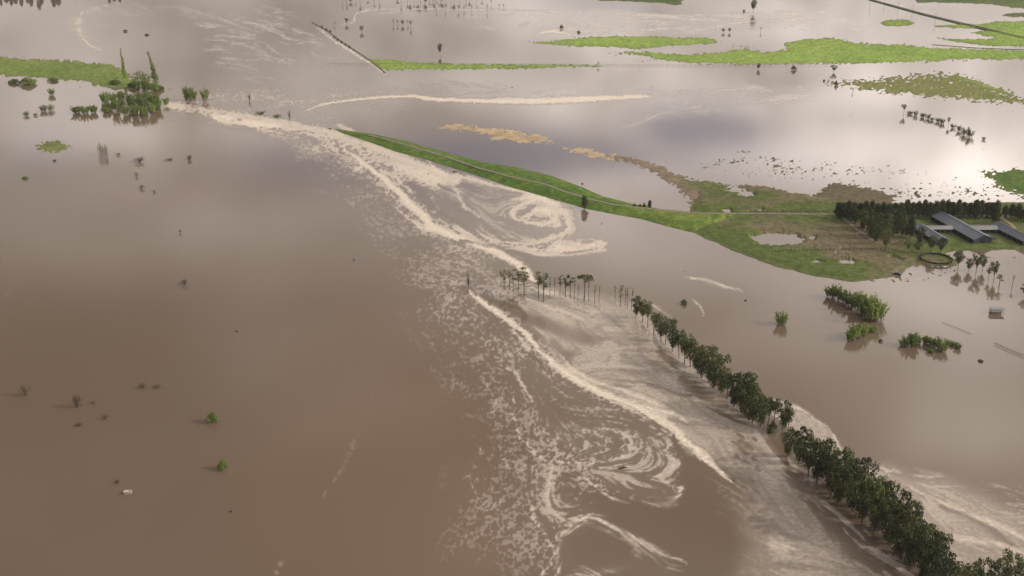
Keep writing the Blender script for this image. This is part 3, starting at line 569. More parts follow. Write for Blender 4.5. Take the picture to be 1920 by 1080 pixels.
def water_material():
    m = bpy.data.materials.new('flood_water'); m.use_nodes = True; t = m.node_tree; p = t.nodes['Principled BSDF']; A = t.nodes.new; K = t.links.new
    fo = A('ShaderNodeAttribute'); fo.attribute_name = 'foam'; ti = A('ShaderNodeAttribute'); ti.attribute_name = 'tint'
    g = A('ShaderNodeNewGeometry'); n = A('ShaderNodeTexNoise'); n.inputs['Scale'].default_value = .55; n.inputs['Detail'].default_value = 4; n.inputs['Roughness'].default_value = .6; K(g.outputs['Position'], n.inputs['Vector'])
    # fine break-up of the foam edge
    a1 = A('ShaderNodeMath'); a1.operation = 'MULTIPLY_ADD'; K(n.outputs['Fac'], a1.inputs[0]); a1.inputs[1].default_value = .9; a1.inputs[2].default_value = .50
    a2 = A('ShaderNodeMath'); a2.operation = 'MULTIPLY'; a2.use_clamp = True; K(fo.outputs['Fac'], a2.inputs[0]); K(a1.outputs[0], a2.inputs[1])
    mud = A('ShaderNodeMix'); mud.data_type = 'RGBA'; K(ti.outputs['Fac'], mud.inputs[0]); mud.inputs[6].default_value = (.153, .113, .080, 1); mud.inputs[7].default_value = (.186, .118, .079, 1); mud.clamp_factor = False
    mixc = A('ShaderNodeMix'); mixc.data_type = 'RGBA'; K(a2.outputs[0], mixc.inputs[0]); K(mud.outputs[2], mixc.inputs[6])
    fr = A('ShaderNodeValToRGB'); fr.color_ramp.elements[0].position = .35; fr.color_ramp.elements[0].color = (.44, .385, .335, 1); fr.color_ramp.elements[1].position = 1.0; fr.color_ramp.elements[1].color = (.86, .76, .63, 1)
    K(a2.outputs[0], fr.inputs[0]); K(fr.outputs[0], mixc.inputs[7]); K(mixc.outputs[2], p.inputs['Base Color'])
    ro = A('ShaderNodeMapRange'); K(a2.outputs[0], ro.inputs[0]); ro.inputs[3].default_value = .07; ro.inputs[4].default_value = .45; K(ro.outputs[0], p.inputs['Roughness'])
    p.inputs['IOR'].default_value = 1.33
    sp = A('ShaderNodeMapRange'); K(a2.outputs[0], sp.inputs[0]); sp.inputs[3].default_value = .5; sp.inputs[4].default_value = .4; K(sp.outputs[0], p.inputs['Specular IOR Level'])
    n2_ = A('ShaderNodeTexNoise'); n2_.inputs['Scale'].default_value = .35; n2_.inputs['Detail'].default_value = 5; n2_.inputs['Roughness'].default_value = .6; K(g.outputs['Position'], n2_.inputs['Vector'])
    b = A('ShaderNodeBump'); b.inputs['Distance'].default_value = .12; K(n2_.outputs['Fac'], b.inputs['Height'])
    bs = A('ShaderNodeMapRange'); K(a2.outputs[0], bs.inputs[0]); bs.inputs[3].default_value = .06; bs.inputs[4].default_value = .4; K(bs.outputs[0], b.inputs['Strength']); K(b.outputs[0], p.inputs['Normal'])
    return m
def ground_material():
    m = bpy.data.materials.new('ground_cover'); m.use_nodes = True; t = m.node_tree; p = t.nodes['Principled BSDF']; A = t.nodes.new; K = t.links.new
    c = A('ShaderNodeAttribute'); c.attribute_name = 'cover'; g = A('ShaderNodeNewGeometry'); n = A('ShaderNodeTexNoise'); n.inputs['Scale'].default_value = .4; n.inputs['Detail'].default_value = 6; n.inputs['Roughness'].default_value = .7; K(g.outputs['Position'], n.inputs['Vector'])
    mr = A('ShaderNodeMapRange'); K(n.outputs['Fac'], mr.inputs[0]); mr.inputs[1].default_value = .3; mr.inputs[2].default_value = .7; mr.inputs[3].default_value = .62; mr.inputs[4].default_value = 1.35
    v = A('ShaderNodeVectorMath'); v.operation = 'SCALE'; K(c.outputs['Color'], v.inputs[0]); K(mr.outputs[0], v.inputs[3]); K(v.outputs[0], p.inputs['Base Color'])
    p.inputs['Roughness'].default_value = .95; p.inputs['Specular IOR Level'].default_value = .1
    return m
water = tag(sheet('water', water_material(), len(gys), None, {'foam': FOAM, 'tint': TINT}), kind='structure')
ground = tag(sheet('ground', ground_material(), GR, LH, {}, LC), kind='structure')
def gz(px, py):
    r = (py-gys[0])/STEP; c = (px-gxs[0])/STEP
    if r >= GR-2 or r < 0 or c < 0 or c > len(gxs)-2: return -.6
    return float(LH[int(round(r)), int(round(c))])
def ribbon(name, pts, m, width, lift=.12, kind='structure', step=8, zmin=.1):
    b = MB(); L_ = []; 
    for a, c in zip(pts[:-1], pts[1:]):
        n = max(1, int(math.hypot(c[0]-a[0], c[1]-a[1])/step)); L_ += [(a[0]+(c[0]-a[0])*i/n, a[1]+(c[1]-a[1])*i/n) for i in range(n)]
    L_.append(pts[-1][:2]); P = [at(*q) for q in L_]; H = [max(gz(*q), zmin)+lift for q in L_]
    H = [max(H[max(0, i-2):i+3]) for i in range(len(H))]; V_ = []
    for i, p in enumerate(P):
        d = (P[min(i+1, len(P)-1)]-P[max(i-1, 0)]).normalized(); nrm = Vector((-d.y, d.x, 0)); wv = width*(1+.25*math.sin(i*1.7)*.4)
        V_.append((p+nrm*wv/2, p-nrm*wv/2, H[i]))
    for (a, b_, h), (c, d_, h2) in zip(V_[:-1], V_[1:]):
        b.quad((a.x, a.y, h), (b_.x, b_.y, h), (d_.x, d_.y, h2), (c.x, c.y, h2))
        for p1, p2 in ((a, c), (b_, d_)): b.quad((p1.x, p1.y, h), (p2.x, p2.y, h2), (p2.x, p2.y, h2-.6), (p1.x, p1.y, h-.6))
    return tag(b.build(name, m), kind=kind)
M_TRACK = noisy('track_gravel', (.17,.15,.12), (.30,.26,.21), .5, coord='Object')
M_ROAD = noisy('road_asphalt', (.06,.07,.045), (.11,.12,.07), .3)
M_VERGE = noisy('dark_verge_green', (.03,.05,.02), (.07,.11,.03), .4)  # dark green; on the causeway verge it carries hedge and shadow tone
ribbon('levee_track', [(690,257),(760,276),(830,297),(900,321),(960,337),(1020,350),(1060,365),(1100,377.5),(1150,389),(1200,396),(1260,401),(1320,403.5),(1420,403),(1570,404.5),(1700,407.5),(1960,408.5)], M_TRACK, 2.0, .16)
ribbon('farm_track', [(1574,407),(1590,420),(1612,437),(1636,455)], M_TRACK, 2.4, .16)
ribbon('yard_track', [(1874,408),(1885,417),(1896,424),(1903,432)], noisy('track_earth', (.25,.19,.14), (.34,.26,.19), .5), 2.6, .16)
ribbon('causeway', [(1600,-12),(1635,0),(1730,26),(1800,43),(1860,57),(1960,81)], M_ROAD, 1.8, .3, zmin=.6)
ribbon('causeway_verge_shade', [(1598,-11.5),(1634,1.2),(1729,27.6),(1799,44.8),(1859,59),(1959,83)], M_VERGE, 2.2, .25, zmin=.4)  # dark strip: hedge and shadow beside the causeway, put into its colour

# ---------------------------------------------------------------- foliage meshes (unit height, scaled where they stand)
def leaf_mesh(name, pts, nrm, size, tone, m):
    n = len(pts); pts = np.asarray(pts); nrm = np.asarray(nrm)+np.random.RandomState(len(pts)).normal(0, .55, (n, 3)); nrm /= np.linalg.norm(nrm, axis=1)[:, None]
    a = np.cross(nrm, rngf.normal(0, 1, (n, 3))); a /= np.linalg.norm(a, axis=1)[:, None]; b = np.cross(nrm, a)
    s = (np.asarray(size)*np.ones(n))[:, None]; k = rngf.uniform(.55, 1.25, (n, 1))
    V = np.stack([pts-a*s*k, pts-b*s*.62, pts+a*s*k, pts+b*s*.62+nrm*s*.25], 1).reshape(-1, 3)
    me = bpy.data.meshes.new(name); me.from_pydata(V.tolist(), [], np.arange(4*n).reshape(n, 4).tolist()); me.materials.append(m)
    at_ = me.attributes.new('tone', 'FLOAT', 'POINT'); at_.data.foreach_set('value', np.repeat(np.clip(tone, 0, 1), 4).astype(np.float32)); return me
rngf = np.random.RandomState(5)
def clumps(cl, per, leaf, m, name='crown', under=.35):
    P, Nn, T_, S_ = [], [], [], []
    for (x, y, z, r, sq) in cl:
        k = max(6, int(per*(r*r)*1)); d = rngf.normal(0, 1, (k, 3)); d /= np.linalg.norm(d, axis=1)[:, None]; d = d[(d[:, 2] > -under) | (rngf.rand(k) < .35)]
        k = len(d); rr = r*rngf.uniform(.62, 1.06, (k, 1)); q = d*rr*np.array([1, 1, sq])+np.array([x, y, z]); P.append(q); Nn.append(d)
        T_.append(.42+.25*rngf.normal(0, 1, k)+.16*rngf.normal()); S_.append(np.full(k, leaf)*rngf.uniform(.7, 1.3, k))
    return leaf_mesh(name, np.concatenate(P), np.concatenate(Nn), np.concatenate(S_), np.concatenate(T_), m)
def gum(seed, m, z0=.34, wid=.32, nc=17, per=5200, leaf=.030, bark=None, lean=0.0, top=.5):
    r_ = random.Random(seed); cl = []; b = MB(); fork = z0*.75
    b.tube([(0, 0, -.06), (lean*.1, .01, fork*.5), (lean*.3, 0, fork)], [.021, .018, .014], 6)
    for i in range(nc):
        u = (i+.5)/nc; z = z0+(1-z0-.10)*(u**.85); prof = math.sin(math.pi*min(1, .22+.80*(1-u)))**.6
        a = i*2.4+r_.uniform(-.5, .5); R = wid*prof*math.sqrt(r_.uniform(.12, 1)); R = R if u < .93 else R*.3
        rr = r_.uniform(.105, .15)*(1.05 if u < .8 else .85); c = (R*math.cos(a)+lean*z, R*math.sin(a), z, rr, r_.uniform(.65, .9)); cl.append(c)
        s = fork*r_.uniform(.7, 1); b.tube([(lean*.3*s/fork, 0, s), (c[0]*.45, c[1]*.45, s+(z-s)*.6), (c[0]*.95, c[1]*.95, z-.02)], [.010, .006, .002], 4)
    return [('trunk', b.mesh('trunk', bark or M_BARK)), ('crown', clumps(cl, per, leaf, m))]
def slim(seed, m, cr=.30, bark=None, per=8000, lean=0.0, spread=.10):
    r_ = random.Random(seed); b = MB(); cl = []
    b.tube([(0, 0, -.06), (lean*.2, .008, .35), (lean*.7, -.006, .7), (lean, 0, .93)], [.014, .011, .008, .003], 5)
    for i in range(7):
        z = 1-cr+cr*(i+.3)/7*.95; a = r_.uniform(0, 6.3); R = spread*r_.uniform(.3, 1)
        cl.append((R*math.cos(a)+lean*z, R*math.sin(a), z, r_.uniform(.045, .075), .9)); s = z-.16
        b.tube([(lean*s, 0, s), (cl[-1][0], cl[-1][1], z)], [.005, .002], 3)
    return [('trunk', b.mesh('trunk', bark or M_BARK)), ('crown', clumps(cl, per, .026, m))]
def umbrella(seed, m):
    r_ = random.Random(seed); b = MB(); cl = []
    for q in (-.05, .05):
        b.tube([(q, 0, -.06), (q*2, 0, .35), (q*3.4, 0, .72)], [.018, .013, .008], 5)
    for i in range(12):
        a = i*2.4; R = .30*math.sqrt(r_.random()); cl.append((R*math.cos(a), R*math.sin(a), .84-R*R*.9+r_.uniform(-.02, .03), r_.uniform(.08, .11), .6)); b.tube([(.12*math.cos(a), 0, .62), (cl[-1][0], cl[-1][1], cl[-1][2])], [.007, .002], 3)
    return [('trunk', b.mesh('trunk', M_BARK)), ('crown', clumps(cl, 7500, .028, m))]
def dense(seed, m, wid=.24, bark=None):
    r_ = random.Random(seed); b = MB(); b.tube([(0, 0, -.06), (0, 0, .3), (0, 0, .8)], [.024, .018, .006], 5); cl = []
    for i in range(20):
        u = (i+.5)/20; z = .16+.76*u; R = wid*(math.sin(math.pi*(.30+.64*u))**.8)*r_.uniform(.35, .85); a = i*2.4
        cl.append((R*math.cos(a), R*math.sin(a), z, r_.uniform(.09, .125), 1.15))
    return [('trunk', b.mesh('trunk', bark or M_DARKBARK)), ('crown', clumps(cl, 6500, .036, m, under=.8))]
def bush(seed, m, nc=9, wid=.42, leaf=.055, per=2400):
    r_ = random.Random(seed); cl = []; b = MB()
    for i in range(nc):
        a = i*2.4; R = wid*math.sqrt(i/nc); c = (R*math.cos(a), R*math.sin(a), .20+.50*(1-R/wid)*r_.uniform(.6, 1.1), r_.uniform(.20, .30), .85); cl.append(c)
        b.tube([(c[0]*.1, c[1]*.1, -.1), (c[0]*.8, c[1]*.8, c[2])], [.02, .008], 4)
    return [('stem', b.mesh('stem', M_TWIG)), ('crown', clumps(cl, per, leaf, m, under=.9))]
def cane(seed, m, n=40, spr=.75, per=60):
    r_ = random.Random(seed); b = MB(); P, Nn = [], []
    for i in range(n):
        a = r_.uniform(0, 6.3); R = .30*math.sqrt(r_.random()); h = r_.uniform(.62, 1.0)*(1-.5*R); ox = R*math.cos(a); oy = R*math.sin(a); dx = ox*spr+r_.uniform(-.12, .12); dy = oy*spr+r_.uniform(-.12, .12)
        pts = [(ox+dx*t*t, oy+dy*t*t, -.08+(h+.08)*(t-.12*t*t*abs(dx+dy))) for t in (0, .4, .75, 1)]; b.tube(pts, [.010, .008, .006, .003], 3)
        for j in range(per):
            t = r_.uniform(.25, 1.03); P.append((ox+dx*t*t+r_.gauss(0, .035), oy+dy*t*t+r_.gauss(0, .035), h*(t-.12*t*t*abs(dx+dy))+r_.gauss(0, .02))); Nn.append((math.cos(a), math.sin(a), .5))
    tone = .45+.28*rngf.normal(0, 1, len(P))
    return [('stem', b.mesh('stem', M_TWIG)), ('foliage', leaf_mesh('foliage', P, Nn, .042, tone, m))]
def bare(seed, n=26, spr=.5, thick=.008):
    r_ = random.Random(seed); b = MB()
    for i in range(n):
        a = r_.uniform(0, 6.3); R = r_.uniform(.05, 1)*spr; h = r_.uniform(.4, 1)*(1-.5*R/spr*.6); mid = (R*.4*math.cos(a), R*.4*math.sin(a), h*.55)
        b.tube([(0, 0, -.15), mid, (R*math.cos(a), R*math.sin(a), h)], [thick*1.6, thick, thick*.4], 3)
        for k in range(3):
            q = r_.uniform(.4, .9); s = (R*q*math.cos(a), R*q*math.sin(a), h*q); b.tube([s, (s[0]+r_.uniform(-.15, .15), s[1]+r_.uniform(-.15, .15), s[2]+r_.uniform(.05, .22))], [thick*.7, thick*.3], 3)
    return [('branches', b.mesh('branches', M_TWIG))]
def spire(seed, m, lean):
    r_ = random.Random(seed); b = MB(); b.tube([(0, 0, -.05), (lean*.3, 0, .4), (lean, 0, .97)], [.014, .010, .003], 5); cl = []
    for i in range(16):
        u = i/15; z = .16+.82*u; cl.append((lean*(z**1.3)+r_.uniform(-.03, .03), r_.uniform(-.03, .03), z, (.085*(1-u)+.03)*r_.uniform(.8, 1.25), 1.3))
    return [('trunk', b.mesh('trunk', M_BARK)), ('crown', clumps(cl, 6500, .028, m, under=1))]
# name, parts, natural width at unit height
PROTO = {
 'gum': ([gum(1, M_GUM), gum(2, M_GUM, .26, .36, 17), gum(3, M_GUM, .30, .32, 15), gum(4, M_GUM, .22, .30, 18), gum(5, M_GUM, .38, .36, 14)], .84, 'gum_tree'),
 'sparse': ([gum(11, M_OLIVE, .50, .26, 8, 5500, .028), gum(12, M_GUM, .48, .24, 9, 6000, .028), gum(13, M_GUM, .52, .28, 9, 6000, .028)], .7, 'gum_tree'),
 'slim': ([slim(21, M_OLIVE, .48), slim(22, M_GUM, .5, None, 8000), slim(23, M_OLIVE, .5, None, 5000, .03)], .3, 'slender_tree'),
 'snag': ([slim(31, M_OLIVE, .35, None, 250, .02, .05), slim(32, M_OLIVE, .5, None, 150, -.02, .05)], .2, 'bare_tree'),
 'umbrella': ([umbrella(41, M_OLIVE)], .78, 'umbrella_tree'),
 'dense': ([dense(51, M_DENSE), dense(52, M_DENSE, .27), dense(53, M_DENSE, .22), dense(54, M_DENSE, .25)], .62, 'windbreak_tree'),
 'lowgum': ([gum(61, M_GUM, .12, .36, 22), gum(62, M_GUM, .14, .30, 20), gum(63, M_GUM, .10, .34, 22), gum(64, M_GUM, .2, .38, 20), gum(65, M_GUM, .12, .26, 20)], .84, 'gum_tree'),
 'bush': ([bush(71, M_BRIGHT), bush(72, M_BRIGHT, 7), bush(73, M_BRIGHT, 11)], 1.25, 'bush'),
 'dullbush': ([bush(75, M_OLIVE), bush(76, M_OLIVE, 7)], 1.25, 'bush'),
 'darkbush': ([bush(77, M_GUM), bush(78, M_OLIVE, 7)], 1.25, 'bush'),
 'cane': ([cane(81, M_FRESH), cane(82, M_FRESH, 28, 1.1), cane(83, M_FRESH, 38, .5)], .95, 'shrub'),
 'reed': ([cane(85, M_OLIVE, 16, .1, 8)], .6, 'reeds'),
 'drowned': ([[bare(191, 16, .5)[0], bush(192, M_MUDLEAF, 7, .4, .04, 500)[1]], [bare(193, 14, .6)[0], bush(194, M_MUDLEAF, 6, .42, .04, 350)[1]]], 1.1, 'bare_shrub'),
 'scrub': ([cane(291, M_OLIVE, 34, .8, 36), cane(292, M_OLIVE, 26, 1.1, 36), cane(293, M_BRIGHT, 28, .8, 30)], .95, 'shrub'),
 'bare': ([bare(91), bare(92, 20, .7), bare(93, 30, .4)], 1.0, 'bare_shrub'),
 'spire': ([spire(95, M_FRESH, -.06)], .28, 'leaning_tree'),
 'spireb': ([spire(96, M_FRESH, -.22)], .35, 'leaning_tree'),
 'conifer': ([dense(97, M_GUM, .17)], .45, 'small_tree'),
}
FLAT = {}
def plant(kind, px, yb, yt, wpx, label, cat='tree', group=None, parts=True, rot=None, name=None):
    var, wn, nm = PROTO[kind]; i = random.randrange(len(var)); z0 = max(gz(px, yb), 0.0)-.03
    p = at(px, yb, z0); h = max(top_z(px, yb, yt, z0), .4); d = CAM_H/(SP-(540-yb)/FPX*CP); wm = wpx*d/FPX
    s = (wm/wn, wm/wn, h); rz = random.uniform(0, 6.28) if rot is None else rot; name = name or nm
    if parts:
        t = empty(name, p, rz); t.scale = s
        for pn, me in var[i]: mobj(pn, me, t)
    else:
        k = (kind, i)
        if k not in FLAT:
            bm_ = bmesh.new(); mats = []
            for pn, me in var[i]:
                n0 = len(bm_.faces); bm_.from_mesh(me); bm_.faces.ensure_lookup_table(); mats.append(me.materials[0])
                for f in bm_.faces[n0:]: f.material_index = len(mats)-1
            me = bpy.data.meshes.new(kind); bm_.to_mesh(me); bm_.free()
            for m_ in mats: me.materials.append(m_)
            FLAT[k] = me
        t = mobj(name, FLAT[k]); t.location = p; t.rotation_euler = (0, 0, rz); t.scale = s
    return tag(t, label, cat, group)
ONES = 'first second third fourth fifth sixth seventh eighth ninth'.split()
def nth(i):
    if i <= 9: return ONES[i-1]
    if i < 20: return ('tenth eleventh twelfth thirteenth fourteenth fifteenth sixteenth seventeenth eighteenth nineteenth'.split())[i-10]
    t = {2: 'twent', 3: 'thirt', 4: 'fort', 5: 'fift'}[i//10]
    return t+'ieth' if i % 10 == 0 else t+'y-'+ONES[i % 10-1]

# ---------------------------------------------------------------- the flooded diagonal row
G1 = 'trees in the diagonal row through the flood'
near = [(1478,858,797,42),(1500,872,798,48),(1518,888,806,48),(1534,905,822,50),(1548,895,815,46),(1556,925,838,50),(1576,912,828,46),(1572,945,856,52),(1592,935,850,50),(1596,962,878,54),
        (1616,948,862,46),(1618,982,890,54),(1640,968,884,52),(1640,1004,906,56),(1662,992,898,54),(1664,1022,925,56),(1686,1014,918,54),(1688,1048,945,58),(1708,1038,940,54),(1708,1072,960,58),
        (1738,1046,972,50),(1732,1062,985,56),(1730,1096,996,60),(1756,1082,1000,58),(1760,1118,1016,60),(1782,1104,1040,52)]
for i, (x, yb, yt, w_) in enumerate(near, 1):
    t_ = plant('lowgum', x+random.uniform(-4, 4), yb+random.uniform(-3, 5), yt+random.uniform(-9, 10), w_*random.uniform(.85, 1.3), 'dark gum in the dense lower end of the tree row, %s below the gap' % nth(i), 'tree', G1); t_.rotation_euler.x = random.uniform(-.07, .07); t_.rotation_euler.y = random.uniform(-.07, .07)
for i, (x, yb, yt, w_) in enumerate([(1800,1110,1060,34),(1822,1108,1052,40),(1846,1112,1046,46),(1868,1108,1058,36),(1884,1106,1032,50),(1912,1112,1052,44),(1936,1116,1050,44)], 1):
    plant('gum', x, yb, yt, w_, 'bright topped gum at the bottom right corner, %s from the left' % nth(i), 'tree', 'gum trees along the bottom right corner')
mid = [('lowgum',1193,596,556,26,'small dark gum'),('gum',1203,604,560,26,'rounded dark gum'),('sparse',1214,614,568,24,'thin crowned gum'),('sparse',1226,628,586,24,'thin trunked gum'),('gum',1238,640,589,28,'broad dark gum'),('sparse',1246,646,596,24,'open crowned gum'),
       ('sparse',1262,640,597,22,'sparse brownish gum'),('gum',1262,660,612,24,'compact dark gum'),('sparse',1274,670,618,22,'narrow gum'),('gum',1285,682,626,30,'pale topped leafy gum'),('sparse',1294,688,634,26,'light green gum'),
       ('gum',1306,700,641,34,'tall dark gum'),('gum',1318,708,648,34,'heavy dark gum'),('gum',1328,718,656,34,'thick crowned gum'),('sparse',1335,690,646,28,'sparse brown crowned gum'),('sparse',1352,706,664,28,'thin brown crowned gum'),
       ('gum',1338,728,668,32,'deep green gum'),('gum',1350,738,680,32,'rounded leafy gum'),('sparse',1362,748,700,28,'half bare gum'),('gum',1374,762,696,36,'wide spreading gum'),('gum',1388,770,693,44,'largest dome shaped gum'),
       ('gum',1400,782,712,40,'steep sided dark gum'),('lowgum',1410,794,722,42,'black green gum'),('lowgum',1424,800,740,34,'low branching gum'),('sparse',1440,798,748,26,'open gum'),('sparse',1450,800,746,24,'tall open gum'),('lowgum',1466,806,750,32,'yellow green gum'),('sparse',1478,812,762,24,'yellowish gum')]
for i, (k, x, yb, yt, w_, ds) in enumerate(mid, 1):
    if k == 'gum' and x > 1300: k = 'lowgum'
    t_ = plant(k, x+random.uniform(-2, 2), yb, yt+random.uniform(-4, 4), w_*random.uniform(1.05, 1.45), '%s above the gap in the tree row, %s from its far end' % (ds, nth(i)), 'tree', G1); t_.rotation_euler.x = random.uniform(-.09, .09); t_.rotation_euler.y = random.uniform(-.09, .09)
plant('darkbush', 1448, 806, 786, 20, 'nearly black round bush in the gap of the tree row', 'bush')
plant('bush', 1444, 812, 800, 14, 'small green bush below the nearly black round bush', 'bush')
slm = [('slim',945,541,506,12),('slim',955,542,510,12),('slim',972,540,508,16),('slim',983,552,506,18),('slim',1010,556,514,14),('slim',1019,564,512,18),('snag',1040,552,520,7),('slim',1050,553,518,9),('slim',1060,555,517,14),
       ('slim',1069,556,518,12),('snag',1077,561,524,8),('snag',1104,562,528,8),('snag',1115,567,534,8),('snag',1123,567,538,7),('snag',1083,570,535,6),('snag',1153,567,538,7),('slim',1163,572,537,12),('snag',1176,576,538,9),('snag',1184,580,541,9),('snag',962,545,515,8),('snag',1031,558,520,7),('snag',1095,565,528,7),('snag',1172,572,540,7)]
for i, (k, x, yb, yt, w_) in enumerate(sorted(slm, key=lambda q: q[1]), 1):
    plant(k, x, yb+2, yt-3, w_*(1.5 if k == 'slim' else 1.1), ('slender tufted tree' if k == 'slim' else 'bare thin trunk')+' in foam at the head of the tree row, %s from left' % nth(i), 'tree', 'slender trees standing in foam')
plant('umbrella', 1096, 561, 510, 36, 'flat topped umbrella shaped tree among bare trunks in the foam', 'tree')
plant('bare', 878, 537, 507, 14, 'lone bare bush at the left edge of the foam before the slender trees', 'bush')

# ---------------------------------------------------------------- farm trees
G2 = 'windbreak trees behind the sheds'
xs = [1571,1580,1590,1601,1612,1622,1633,1644,1655,1666,1677,1688,1699,1710,1721,1732,1742,1753,1764,1774,1784,1795,1806,1817,1828,1838,1848,1858,1867]
for i, x in enumerate(xs, 1):
    top = 379+random.uniform(-3, 3) if x < 1690 else 377+random.uniform(-4, 4)
    plant('dense', x, 409+random.uniform(-2, 2), top, 19, 'dark tree in the windbreak row behind the grey sheds, %s from the left' % nth(i), 'tree', G2)
plant('dense', 1866, 420, 386, 19, 'dark green tree just in front of the windbreak above the right hand shed', 'tree')
for i, (x, yb, yt, w_) in enumerate([(1883,408,385,16),(1896,409,383,18),(1908,412,383,20),(1920,416,388,20),(1934,412,384,20)], 1):
    plant('dense', x, yb, yt, w_, 'dark tree in the short row right of the windbreak gap, %s from the left' % nth(i), 'tree', 'trees right of the windbreak gap')
grove = [('dense',1576,410,381,18,'leftmost dark tree'),('dense',1596,416,386,22,'dark round tree'),('lowgum',1604,420,390,20,'olive tree'),('lowgum',1617,432,388,24,'tall dark tree'),('dense',1628,428,389,20,'dark broad tree'),('lowgum',1632,446,400,26,'leafy gum'),
 ('lowgum',1648,446,396,24,'tall gum'),('lowgum',1662,448,396,26,'tall olive gum'),('dense',1674,444,392,24,'dark full tree'),('lowgum',1686,436,386,24,'light topped gum'),('lowgum',1692,444,400,22,'olive gum'),('lowgum',1640,458,420,20,'slender gum'),
 ('gum',1660,468,428,26,'spreading gum'),('dense',1706,446,408,20,'dark upright tree'),('lowgum',1724,458,424,22,'low dark tree'),('gum',1745,474,440,20,'thin gum'),('gum',1702,474,449,16,'small thin gum'),
 ('gum',1720,474,452,16,'small leafy gum'),('gum',1763,476,450,20,'small gum')]
for i, (k, x, yb, yt, w_, ds) in enumerate(grove, 1):
    plant(k, x, yb, yt, w_*1.12, '%s in the grove left of the sheds, %s from its upper left' % (ds, nth(i)), 'tree', 'trees of the farm grove')
for k, x, yb, yt, w_, ds in [('gum',1796,503,468,26,'round headed tree on a thin trunk standing in pale water right of the round pen'),('gum',1816,508,484,20,'small dark tree on the left of the flooded cluster right of the pen'),('gum',1830,512,472,26,'tallest tree of the flooded cluster right of the pen'),
  ('gum',1842,508,478,20,'green tree on the right of the flooded cluster beyond the pen'),('sparse',1853,524,500,14,'small sparse tree standing in water left of a rounder one'),('gum',1863,526,487,24,'leafy round tree standing in water between the cluster and the leaning tree'),
  ('slim',1873,537,513,18,'leaning flooded tree with a small dark flag of crown'),('snag',1898,538,516,9,'nearly bare thin tree standing in water by the right edge'),('gum',1922,556,532,22,'flooded tree cut by the right edge')]:
    plant(k, x, yb, yt, w_, ds, 'tree', 'flooded trees right of the round pen')
plant('conifer', 1096, 389, 366, 15, 'small green tree on the water side of the levee, mirrored below', 'tree')
plant('conifer', 1218, 390, 375, 9, 'small pointed dark tree beside the levee track by the pond tip', 'tree')
for i, (x, yb, yt, w_) in enumerate([(1190,388,380,8),(1200,388,381,8),(1208,389,379,10)], 1):
    plant('darkbush', x, yb, yt, w_, 'small dark bush by the levee track at the pond tip, %s from the left' % nth(i), 'bush', 'bushes at the pond tip')

# ---------------------------------------------------------------- shrubs standing in the water on the right
sh = [(1556,557,534,18),(1566,560,530,18),(1578,566,540,20),(1590,572,545,20),(1602,580,548,22),(1612,578,544,18),(1622,592,552,26),(1634,602,556,30),(1646,600,562,26),(1636,590,548,14)]
for i, (x, yb, yt, w_) in enumerate(sh, 1): plant('cane', x, yb, yt, w_*1.15, 'bright green shrub in the long flooded thicket, %s from its upper left' % nth(i), 'shrub', 'shrubs of the long flooded thicket')
for i, (x, yb, yt, w_) in enumerate([(1594,638,616,18),(1604,634,606,22),(1614,630,604,20),(1624,624,614,12),(1636,622,609,16)], 1): plant('cane', x, yb, yt, w_*1.15, 'green shrub in the small clump under the long thicket, %s from left' % nth(i), 'shrub', 'shrubs under the long thicket')
for i, (x, yb, yt, w_) in enumerate([(1694,648,636,16),(1704,650,626,22),(1713,648,621,20),(1722,644,630,12)], 1): plant('cane', x, yb, yt, w_*1.1, 'green shrub of the left drowned clump in open water, %s from left' % nth(i), 'shrub', 'shrubs of the left drowned clump')
for i, (x, yb, yt, w_) in enumerate([(1737,644,629,16),(1748,648,633,16),(1759,654,631,18),(1768,660,640,16),(1778,646,638,14),(1788,648,640,12),(1796,654,643,12),(1744,660,651,16)], 1): plant('cane', x, yb, yt, w_*1.15, 'green shrub of the right drowned clump in open water, %s from left' % nth(i), 'shrub', 'shrubs of the right drowned clump')
plant('cane', 1465, 608, 583, 24, 'lone rounded green shrub in open water between the tree row and the thicket', 'shrub')
plant('darkbush', 1283, 570, 560, 17, 'small dark green bush in the water with a curl of foam beside it', 'bush')
plant('dullbush', 1651, 641, 635, 11, 'tiny drowned bush right of the small clump under the thicket', 'bush')
plant('dullbush', 1839, 678, 673, 12, 'faint drowned bush in the open water at the right', 'bush')
plant('darkbush', 1398, 564, 561, 6, 'tiny dark floating tuft at the end of the foam wisp', 'bush')

# ---------------------------------------------------------------- left side plants
plant('spire', 234, 146, 91, 10, 'tall narrow bright green tree at the end of the left pasture, the upright one', 'tree', rot=0)
plant('spireb', 294, 160, 96, 18, 'tall narrow green tree leaning left behind the big round shrub', 'tree', rot=0)
plant('scrub', 268, 168, 130, 40, 'big rounded brownish shrub between the two narrow trees', 'shrub')
for i, (x, yb, yt, w_) in enumerate([(250,164,150,24),(290,170,150,26),(300,168,158,20),(216,158,146,24)], 1): plant('bush', x, yb, yt, w_, 'low green shrub at the foot of the two narrow trees, %s of four' % nth(i), 'shrub', 'low shrubs under the narrow trees')
cl_ = [(198,192,172),(212,190,170),(228,188,171),(246,188,172),(262,190,172),(278,192,170),(290,196,178),(204,206,188),(218,210,184),(236,216,190),(254,217,190),(270,218,192),(286,214,190),(296,206,186),(226,200,180),(248,202,180),(268,204,182),(200,212,196)]
for i, (x, yb, yt) in enumerate(cl_, 1): plant('cane', x, yb+random.uniform(-1,1), yt+random.uniform(-4,4), random.uniform(15,22), 'green shrub in the dense thicket left of the rapids, %s from upper left' % nth(i), 'shrub', 'shrubs of the thicket by the rapids')
